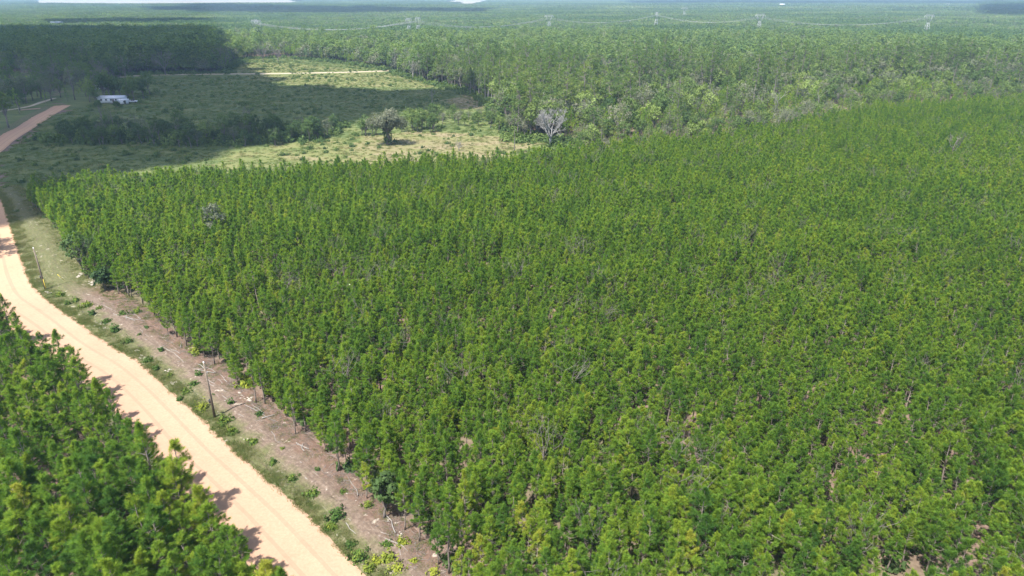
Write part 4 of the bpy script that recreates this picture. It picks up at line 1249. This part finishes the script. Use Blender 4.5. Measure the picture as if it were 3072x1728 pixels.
for i, (a, c) in enumerate(logs):
    p, q = at(*a), at(*c)
    L = np.hypot(*(q - p))
    b = MB()
    k = 5
    tt = np.linspace(0, 1, k)
    pts = np.c_[tt * L - L / 2, g3.normal(0, .05 * L ** .5, k), .06 + .05 * np.abs(g3.normal(0, 1, k))]
    r0 = g3.uniform(.04, .075)
    b.tube(pts, np.linspace(r0, r0 * .45, k), 6)
    o = link('fallen_trunk', b.mesh('fallen_trunk', M_DEAD), None, (*(p + q) / 2, .16), math.atan2(q[1] - p[1], q[0] - p[0]))
    if L > 2.5:
        for j in range(2):
            sb = MB(); x = g3.uniform(-.3, .3) * L
            sb.tube([(x, 0, .06), (x + .4, g3.choice([-1, 1]) * g3.uniform(.3, .9), .2)], [.035, .012], 4)
            link('branch', sb.mesh('fallen_branch', M_DEAD), o)
    tag(o, '%s bleached fallen trunk in the clearing, %s counting up from the bottom' % ('long' if L > 4 else ('short' if L < 2 else 'thin'), ordinal(1 + sum(1 for s in logs if s[0][1] > a[1]))), 'log', 'fallen trunks on the cleared strip')
sands = [(740, 1193, 1.1), (641, 1218, .9), (525, 1149, .9), (736, 1317, .6), (736, 1276, .7), (580, 1121, .6), (1036, 1495, .7), (1062, 1524, .9), (1033, 1551, .5), (1059, 1575, .5), (1107, 1613, .5), (1142, 1637, .4), (1207, 1610, .6),
         (294, 973, 1.0), (318, 985, .8), (409, 1053, .8), (429, 1073, .9), (501, 1113, .8), (275, 846, 1.8), (187, 874, 1.1), (145, 880, .9), (1165, 1560, .4), (870, 1400, .5), (110, 843, .8), (240, 828, 1.2)]
for i, (x, y, s) in enumerate(sands):
    p = at(x, y)
    b = MB()
    for q in range(int(7 + 6 * s)):
        n = 9
        c_ = g3.normal(0, .42 * s, 2) * [1.3, .8]
        th = np.arange(n) * 2 * math.pi / n
        rr = s * g3.uniform(.10, .38) * (1 + g3.normal(0, .22, n)).clip(.4)
        v = np.vstack([np.c_[c_[0] + np.cos(th) * rr * 1.2, c_[1] + np.sin(th) * rr * .8, np.full(n, -.3)], np.c_[c_[0] + np.cos(th) * rr * .8, c_[1] + np.sin(th) * rr * .55, .05 + g3.normal(0, .02, n)], [[c_[0], c_[1], .09]]])
        f = []
        for k in range(n):
            k2 = (k + 1) % n
            f += [(k, k2, n + k2), (k, n + k2, n + k), (n + k, n + k2, 2 * n)]
        b.add(v, f)
    tag(link('sand', b.mesh('sand_mound', M_SANDW), None, (*p, .12), g3.uniform(-.5, .5) - .7), kind='structure')

# litter of twigs and small weeds on the cleared strip
LIT = []
for i in range(4):
    g = np.random.default_rng(930 + i); b = MB()
    for k in range(9):
        p = g.normal(0, .7, 2); a = g.normal(2.3, .7); L_ = g.uniform(.3, 1.3)
        b.tube([(p[0], p[1], .03), (p[0] + math.cos(a) * L_, p[1] + math.sin(a) * L_, g.uniform(.02, .16))], [.014, .007], 3, cap=False)
    LIT.append((b.mesh('twig_litter', M_DEAD if i == 1 else M_GREYBARK), .45))
ii = g3.integers(0, vm_.sum(), 3200); vv = g3.uniform(.25, .98, 3200)
P = road_r[vm_][ii] * (1 - vv[:, None]) + verge_far[vm_][ii] * vv[:, None]
P = P[P[:, 1] < 122]
scatter('twig_litter', P, .1, g3.uniform(.5, 1.2, len(P)), g3.integers(0, 4, len(P)), proto_collection('twig_litter', LIT), tilt=.05, seed=13)
# grass on verge, meadow and fields
TUFT = [(tuft(950 + i, .34, .5, 40, .05, .42).mesh('grass_tuft', M_GRASS), .45) for i in range(3)] + [(tuft(960 + i, .36, .5, 36, .05, .8).mesh('dry_tuft', M_GRASS), .62) for i in range(3)]
tcoll = proto_collection('grass_tuft', TUFT)
WEED = [(tuft(970 + i, .42, 1.1, 54, .12, .4).mesh('weed_tuft', M_GRASS), .35) for i in range(3)] + [(tuft(980 + i, .45, 1.1, 54, .12, .8).mesh('dry_weed_tuft', M_GRASS), .70) for i in range(3)]
wtcoll = proto_collection('weed_tuft', WEED)
ii = g3.integers(0, vm_.sum(), 26000)
vv = np.clip(np.where(g3.random(26000) < .22, g3.random(26000) * .9, np.abs(g3.normal(0, .26, 26000))) + .015, 0, .97)
P = road_r[vm_][ii] * (1 - vv[:, None]) + verge_far[vm_][ii] * vv[:, None] + g3.normal(0, .8, (26000, 2))
w = ((noise(P, 4.5, 2) > .46) | (g3.random(len(P)) < .25)) & (seg_dist(P, np.vstack([road_r, ])) > .1) & ~inside(P, np.vstack([road_r, road_l[::-1]]))
P = P[w]
Q = g3.uniform([-160, 112], [-60, 205], (30000, 2)); Q = Q[inside(Q, np.vstack([road_r[vm_], verge_far[vm_][::-1]])) & (g3.random(30000) < .85)][:5200]
P = np.vstack([P, Q])
scatter('grass', P, .06, g3.uniform(.4, 1.1, len(P)), np.where(g3.random(len(P)) < .3 + .3 * (P[:, 1] > 130), 3, 0) + g3.integers(0, 3, len(P)), tcoll, tilt=.1, seed=14)
lo, hi = FIELD.min(0), FIELD.max(0)
P = g3.uniform(lo, hi, (260000, 2))
P = P[inside(P, FIELD) & frustum(P, 0, 60)]
P = P[seg_dist(P, atp([(380, 229), (690, 222), (1024, 217), (1168, 212)]) - [0, 5]) > 8]
dr = dryness(P)
keep = g3.random(len(P)) < np.where(dr > .5, .7, .8) * np.clip(1.2 - noise(P, 12, 1) * .8, 0, 1)
P, dr = P[keep][:24000], dr[keep][:24000]
scatter('meadow_weeds', P, -.05, g3.uniform(.4, 1.15, len(P)), np.where(g3.random(len(P)) < dr, 3, 0) + g3.integers(0, 3, len(P)), wtcoll, tilt=.1, seed=15)
# low bushes dotted over the field (uncounted scrub)
BUSH = [(join_mesh('scrub_bush', [(shrub(990 + i, 1.3, 1.3, 40, 4, .3)[1], M_LEAF)]), [.2, .35, .5][i]) for i in range(3)]
P = g3.uniform(lo, hi, (9000, 2)); P = P[inside(P, FIELD)]
P = P[(noise(P, 50, 0) > .45) | (g3.random(len(P)) < .2)][:1500]
P = P[dryness(P) < .8]
scatter('scrub', P, -.08, g3.uniform(.35, 1.15, len(P)), g3.integers(0, 3, len(P)), proto_collection('scrub_bush', BUSH), seed=16)
# brush filling the thicket
P = resample(atp([(125, 424), (199, 428), (397, 430), (556, 436), (715, 436), (835, 430), (975, 420)]), .12)[0]
P = P + np.c_[g3.normal(0, 2, len(P)), g3.uniform(-2, 30, len(P))]
scatter('thicket_brush', P[::2], -.1, g3.uniform(.7, 2.4, len(P[::2])), g3.integers(0, 3, len(P[::2])), proto_collection('thicket_bush', BUSH), seed=19)
# undergrowth in the plantation and the left stand, and along the wood edges
P = allp[dd < 260]
P = P[g3.random(len(P)) < .36] + np.array([.9, .6])
scatter('undergrowth', P, -.1, g3.uniform(.4, 1.1, len(P)), g3.integers(0, 3, len(P)), proto_collection('undergrowth_bush', BUSH), seed=17)
P = g3.uniform(-520, 520, (60000, 2)); P[:, 1] = np.abs(P[:, 1]) + 150
e1 = seg_dist(P, np.vstack([FIELD[4:19]]))
P = P[(e1 < 7) & ~inside(P, PLANT)][:1600]
scatter('edge_scrub', P, -.1, g3.uniform(.8, 2.2, len(P)), g3.integers(0, 3, len(P)), proto_collection('edge_bush', BUSH), seed=18)

# ------------------------------------------------------------------ utility poles with wire
def utility_pole(base, h, lab, guard):
    p = at(*base)
    root = bpy.data.objects.new('utility_pole', None); COL.objects.link(root); root.location = (p[0], p[1], 0)
    tag(root, lab, 'utility pole', 'wooden poles along the dirt road')
    b = MB(); b.tube([(0, 0, -.3), (0.02, 0, h * .5), (0, 0, h)], [.17, .145, .115], 10); link('pole', b.mesh('pole', M_POLE), root)
    b = MB()
    b.tube([(0, 0, h), (0, 0, h + .09), (0, 0, h + .10), (0, 0, h + .22), (0, 0, h + .26)], [.05, .09, .06, .09, .03], 8); link('insulator', b.mesh('insulator', M_PORC), root)
    b = MB(); b.tube([(.12, 0, h - 1.5), (.24, 0, h - 1.5), (.25, 0, h - 1.35)], [.04, .05, .04], 6); link('bracket', b.mesh('bracket', M_STEEL), root)
    b = MB(); b.box((-.24, 0, h * .32), (.22, .26, .5)); b.box((-.24, 0, h * .32 + .28), (.16, .2, .06)); link('meter_box', b.mesh('meter_box', M_GLASS), root)
    if guard:
        b = MB(); b.tube([(.2, -.1, 0), (.12, -.05, 2.4)], [.06, .05], 6); link('guard', b.mesh('guard', M_YELLOW), root)
    return np.array([p[0], p[1], h + .24])
H1 = utility_pole((645, 1255), 8.9, 'dark wooden utility pole with white insulator beside the near dirt road', False)
H2 = utility_pole((137, 870), 8.9, 'slim greenish utility pole with yellow base guard beyond the road bend', True)
def wire(a, b, sag, r, nm, lab, cat, grp=None, mat=M_WIRE, n=14):
    t = np.linspace(0, 1, n)[:, None]
    P = a * (1 - t) + b * t
    P[:, 2] -= (4 * sag * t * (1 - t))[:, 0]
    m = MB(); m.tube(P - a, r, 4)
    return tag(link(nm, m.mesh(nm, mat), None, tuple(a)), lab, cat, grp)
H0 = np.array([8.0, 40.0, 9.3]); H3 = np.array([-152.0, 214.0, 9.1])
wire(H0, H1, .5, .005, 'wire', 'thin grey wire running to the near pole from the lower right', 'wire', 'wires of the roadside line', M_CABLE)
wire(H1, H2, .9, .005, 'wire', 'thin grey wire between the two roadside poles', 'wire', 'wires of the roadside line', M_CABLE)
wire(H2, H3, 1.0, .005, 'wire', 'thin grey wire from the far pole up the road', 'wire', 'wires of the roadside line', M_CABLE)
a, c = at(172, 823, 1.9), at(195, 843, 0)
b = MB(); b.tube([(0, 0, 1.9), (c[0] - a[0], c[1] - a[1], 0)], [.05, .05], 6)
g_o = tag(link('guy_wire_guard', b.mesh('guy_wire_guard', M_YELLOW), None, (a[0], a[1], 0)), 'yellow slanting guy wire guard in the grass by the far pole', 'guy guard')
b = MB(); b.tube([(0, 0, 1.9), tuple(H2 - np.array([a[0], a[1], 1.2]))], [.008, .008], 4); link('guy_wire', b.mesh('guy_wire', M_CABLE), g_o)
# two pines left of the frame whose shade falls on the road
# ------------------------------------------------------------------ transmission towers
def tower(px, ytop, ybot, rz, lab, hvis=15.0):
    """lattice tower with delta head, its foot hidden by trees"""
    a1 = PITCH - math.atan((864 - ybot) / FOC)
    D = (H_CAM - hvis) / math.tan(a1)
    a0 = PITCH - math.atan((864 - ytop) / FOC)
    h = H_CAM - D * math.tan(a0)
    p = np.array([(px - 1536) / FOC * (D * math.cos(PITCH) + 40 * math.sin(PITCH)), D])
    root = bpy.data.objects.new('transmission_tower', None); COL.objects.link(root)
    root.location = (*p, 0); root.rotation_euler = (0, 0, rz)
    tag(root, lab, 'pylon', 'steel transmission towers across the far forest')
    r = .15
    waist, hw = h * .62, 1.3
    b = MB()
    for sx in (-1, 1):
        for sy in (-1, 1):
            b.tube([(sx * 3.6, sy * 3.6, -.2), (sx * hw, sy * hw, waist)], [r, r], 4)
    for k in range(5):
        f0, f1 = k / 5, (k + 1) / 5
        w0, w1 = 3.6 + (hw - 3.6) * f0, 3.6 + (hw - 3.6) * f1
        for s in (-1, 1):
            b.tube([(-w0, s * w0, waist * f0), (w1, s * w1, waist * f1)], [r * .6] * 2, 3); b.tube([(w0, s * w0, waist * f0), (-w1, s * w1, waist * f1)], [r * .6] * 2, 3)
            b.tube([(s * w0, -w0, waist * f0), (s * w1, w1, waist * f1)], [r * .6] * 2, 3); b.tube([(s * w0, w0, waist * f0), (s * w1, -w1, waist * f1)], [r * .6] * 2, 3)
    link('body', b.mesh('tower_body', M_STEEL), root)
    b = MB(); arm = h * .90; ww = 5.2
    for sx in (-1, 1):
        for sy in (-1, 1):
            b.tube([(sx * hw, sy * hw, waist), (sx * ww, sy * .8, arm)], [r] * 2, 4)
        b.tube([(sx * hw, 0, waist), (sx * ww * .75, 0, waist + (arm - waist) * .55), (sx * hw * 2, 0, arm)], [r * .7] * 3, 3)
    link('window_frame', b.mesh('tower_head', M_STEEL), root)
    b = MB(); al = 8.0
    for sy in (-.8, .8):
        b.tube([(-al, 0, arm), (-ww, sy, arm), (ww, sy, arm), (al, 0, arm)], [r] * 4, 4)
        b.tube([(-al, 0, arm), (-ww, sy, arm + 1.4), (ww, sy, arm + 1.4), (al, 0, arm)], [r] * 4, 4)
    for k in range(9):
        x = -ww + k * ww / 4
        b.tube([(x, .8, arm), (x + ww / 8, -.8, arm + 1.4)], [r * .6] * 2, 3)
    link('crossarm', b.mesh('tower_crossarm', M_STEEL), root)
    for sx in (-1, 1):
        b = MB(); b.tube([(sx * ww, 0, arm + 1.4), (sx * ww * 1.05, 0, h)], [r, r * .6], 4); link('earth_peak', b.mesh('earth_peak', M_STEEL), root)
    for x in (-al * .95, 0, al * .95):
        b = MB(); b.tube([(x, 0, arm), (x, 0, arm - 2.2)], [.12, .12], 5); link('insulator', b.mesh('tower_insulator', M_PORC), root)
    c_, s_ = math.cos(rz), math.sin(rz)
    return [np.array([p[0] + x * c_, p[1] + x * s_, arm - 2.2]) for x in (-al * .95, 0, al * .95)]
T = {}
T['a'] = tower(766, 57, 86, 1.35, 'left tower of the leftmost steel pylon pair on the far power line')
T['b'] = tower(776, 58, 86, 1.35, 'right tower of the leftmost steel pylon pair on the far power line')
T['c'] = tower(1227, 52, 80, 1.2, 'left tower of the second steel pylon pair, above the forest')
T['d'] = tower(1255, 50, 79, 1.2, 'right tower of the second steel pylon pair, above the forest')
T['e'] = tower(1647, 43, 67, .5, 'broad-headed steel pylon just right of the picture centre line')
T['f'] = tower(1969, 34, 64, 1.15, 'steel pylon seen edge-on, between the broad-headed one and the right pair')
T['g'] = tower(2278, 40, 70, .1, 'steel pylon with wide crossarm, second from the right border')
T['h'] = tower(2783, 41, 75, .15, 'steel pylon with wide crossarm nearest the right border')
T['i'] = tower(2053, 21, 36, .2, 'faint smaller pylon farther off on the right of centre')
T['j'] = tower(2843, 9, 16, .2, 'faintest distant pylon near the right end of the horizon')
for a, b_, sag, ph in (('a', 'c', 9, 'from the leftmost pair to the second pair'), ('b', 'd', 9, 'from the leftmost pair, rear line'), ('c', 'e', 10, 'from the second pair to the broad-headed pylon'), ('d', 'e', 10, 'right of the second pair, upper line'),
                       ('e', 'f', 9, 'between the broad-headed and the edge-on pylon'), ('f', 'g', 9, 'right of the edge-on pylon'), ('g', 'h', 10, 'between the two rightmost pylons')):
    A_, B_ = T[a], T[b_]
    if (A_[0] - B_[0]) @ (A_[0] - B_[0]) + (A_[2] - B_[2]) @ (A_[2] - B_[2]) > (A_[0] - B_[2]) @ (A_[0] - B_[2]) + (A_[2] - B_[0]) @ (A_[2] - B_[0]): B_ = B_[::-1]
    for k in range(3):
        wire(A_[k], B_[k], sag, .075, 'power_line', '%s silvery power line %s' % (('left', 'middle', 'right')[k], ph), 'power line', 'conductors of the far power line', n=18)

# ------------------------------------------------------------------ homestead and far buildings
def house(nm, base, dims, rz, lab, cat, wall_m, roof_m, nwin, pitch=.9, over=.35, porch=False):
    p = at(*base)
    L, W_, Hh = dims
    root = bpy.data.objects.new(nm, None); COL.objects.link(root); root.location = (p[0], p[1], 0); root.rotation_euler = (0, 0, rz)
    tag(root, lab, cat)
    b = MB(); b.box((0, 0, Hh / 2 + .3), (L, W_, Hh))
    b.add([(-L / 2, -W_ / 2, Hh + .3), (-L / 2, W_ / 2, Hh + .3), (-L / 2, 0, Hh + pitch + .25), (L / 2, -W_ / 2, Hh + .3), (L / 2, W_ / 2, Hh + .3), (L / 2, 0, Hh + pitch + .25)], [(0, 2, 1), (3, 4, 5)])
    link('wall', b.mesh('house_wall', wall_m), root)
    b = MB()
    for s in (-1, 1):
        y0, z0 = s * (W_ / 2 + over), Hh + .22
        v = [(-L / 2 - over, y0, z0), (L / 2 + over, y0, z0), (L / 2 + over, 0, Hh + pitch + .32), (-L / 2 - over, 0, Hh + pitch + .32)]
        v = v + [(x, y, z + .1) for x, y, z in v]
        b.add(v, [(0, 1, 2), (0, 2, 3), (4, 6, 5), (4, 7, 6), (0, 4, 5), (0, 5, 1), (1, 5, 6), (1, 6, 2), (3, 2, 6), (3, 6, 7), (0, 3, 7), (0, 7, 4)])
    link('roof', b.mesh('house_roof', roof_m), root)
    for k in range(nwin):
        x = -L / 2 + (k + .7) * L / (nwin + .4)
        b = MB(); b.box((x, -W_ / 2 - .03, Hh * .6 + .3), (1.1, .08, 1.0)); w_ = link('window', b.mesh('window_frame', M_WHITE), root)
        b = MB(); b.box((x, -W_ / 2 - .08, Hh * .6 + .3), (.92, .04, .82)); link('pane', b.mesh('window_pane', M_GLASS), w_)
    b = MB(); b.box((L * .08, -W_ / 2 - .04, 1.3), (.95, .09, 2.0)); link('door', b.mesh('house_door', M_GREYBARK), root)
    if porch:
        b = MB(); b.box((L * .08, -W_ / 2 - .9, .15), (2.4, 1.6, .3)); b.box((L * .08, -W_ / 2 - 1.95, .08), (1.4, .5, .16)); link('step', b.mesh('house_step', M_GREYBARK), root)
    b = MB(); b.box((0, 0, .15), (L - .2, W_ - .2, .32)); link('skirting', b.mesh('house_skirt', M_GREYBARK), root)
    return root
house('mobile_home', (340, 308), (13.5, 4.2, 2.6), .12, 'white single-storey mobile home with dark windows beside the shaded field', 'house', M_WHITE, M_ROOF, 5, porch=True)
house('shed', (374, 312), (4.2, 2.6, 1.9), .5, 'small white shed at the right end of the mobile home', 'shed', M_WHITE, M_ROOF, 1, pitch=.4)
house('house', (303, 268), (6.0, 5.0, 2.6), .4, 'house with a small rusty tan roof among the trees above the mobile home', 'house', M_WHITE, M_RUST, 2)
house('house', (2063, 168), (9, 6, 5.0), .2, 'small white house half hidden in the wood right of centre', 'house', M_WHITE, M_WHITE, 2)
house('house', (166, 84), (9, 7, 9), .3, 'distant white house left of its neighbour beyond the dark stand', 'house', M_WHITE, M_WHITE, 2)
house('house', (182, 83), (9, 7, 9), -.2, 'distant white house right of its neighbour beyond the dark stand', 'house', M_WHITE, M_WHITE, 2)
house('barn', (2345, 23), (20, 11, 12), .1, 'tiny pale barn on the far horizon right of centre', 'barn', M_ROOF, M_ROOF, 3, pitch=3)
def pickup():
    p = at(398, 308)
    root = bpy.data.objects.new('pickup_truck', None); COL.objects.link(root); root.location = (p[0], p[1], 0); root.rotation_euler = (0, 0, .3)
    tag(root, 'faded grey pickup truck parked in the grass right of the white shed', 'truck')
    b = MB(); b.box((0, 0, .75), (4.9, 1.8, .55)); b.box((1.75, 0, 1.08), (1.3, 1.7, .14)); b.box((-1.5, .86, 1.12), (1.9, .08, .22)); b.box((-1.5, -.86, 1.12), (1.9, .08, .22)); link('body', b.mesh('truck_body', M_ROOF), root)
    b = MB(); b.add([(-.5, -.82, 1.0), (1.2, -.82, 1.0), (.85, -.7, 1.65), (-.4, -.7, 1.65), (-.5, .82, 1.0), (1.2, .82, 1.0), (.85, .7, 1.65), (-.4, .7, 1.65)],
                    [(0, 1, 2), (0, 2, 3), (4, 6, 5), (4, 7, 6), (1, 5, 6), (1, 6, 2), (0, 3, 7), (0, 7, 4), (3, 2, 6), (3, 6, 7)]); link('cab', b.mesh('truck_cab', M_GLASS), root)
    for x in (-1.5, 1.55):
        for y in (-.85, .85):
            b = MB(); b.tube([(x, y - .12, .38), (x, y + .12, .38)], [.38, .38], 12); link('wheel', b.mesh('truck_wheel', M_GLASS), root)
pickup()

# ------------------------------------------------------------------ haze: one closed box of even air
hb = MB(); hb.box((0, 6500, 29.5), (31000, 18900, 62))
hm, nt, out = new_mat('haze')
pv = N(nt, 'ShaderNodeVolumePrincipled')
pv.inputs['Color'].default_value = HAZE_COLOR
pv.inputs['Density'].default_value = HAZE_DENSITY
pv.inputs['Anisotropy'].default_value = 0.2
nt.links.new(pv.outputs[0], out.inputs['Volume'])
tag(link('haze', hb.mesh('haze', hm)), kind='stuff')
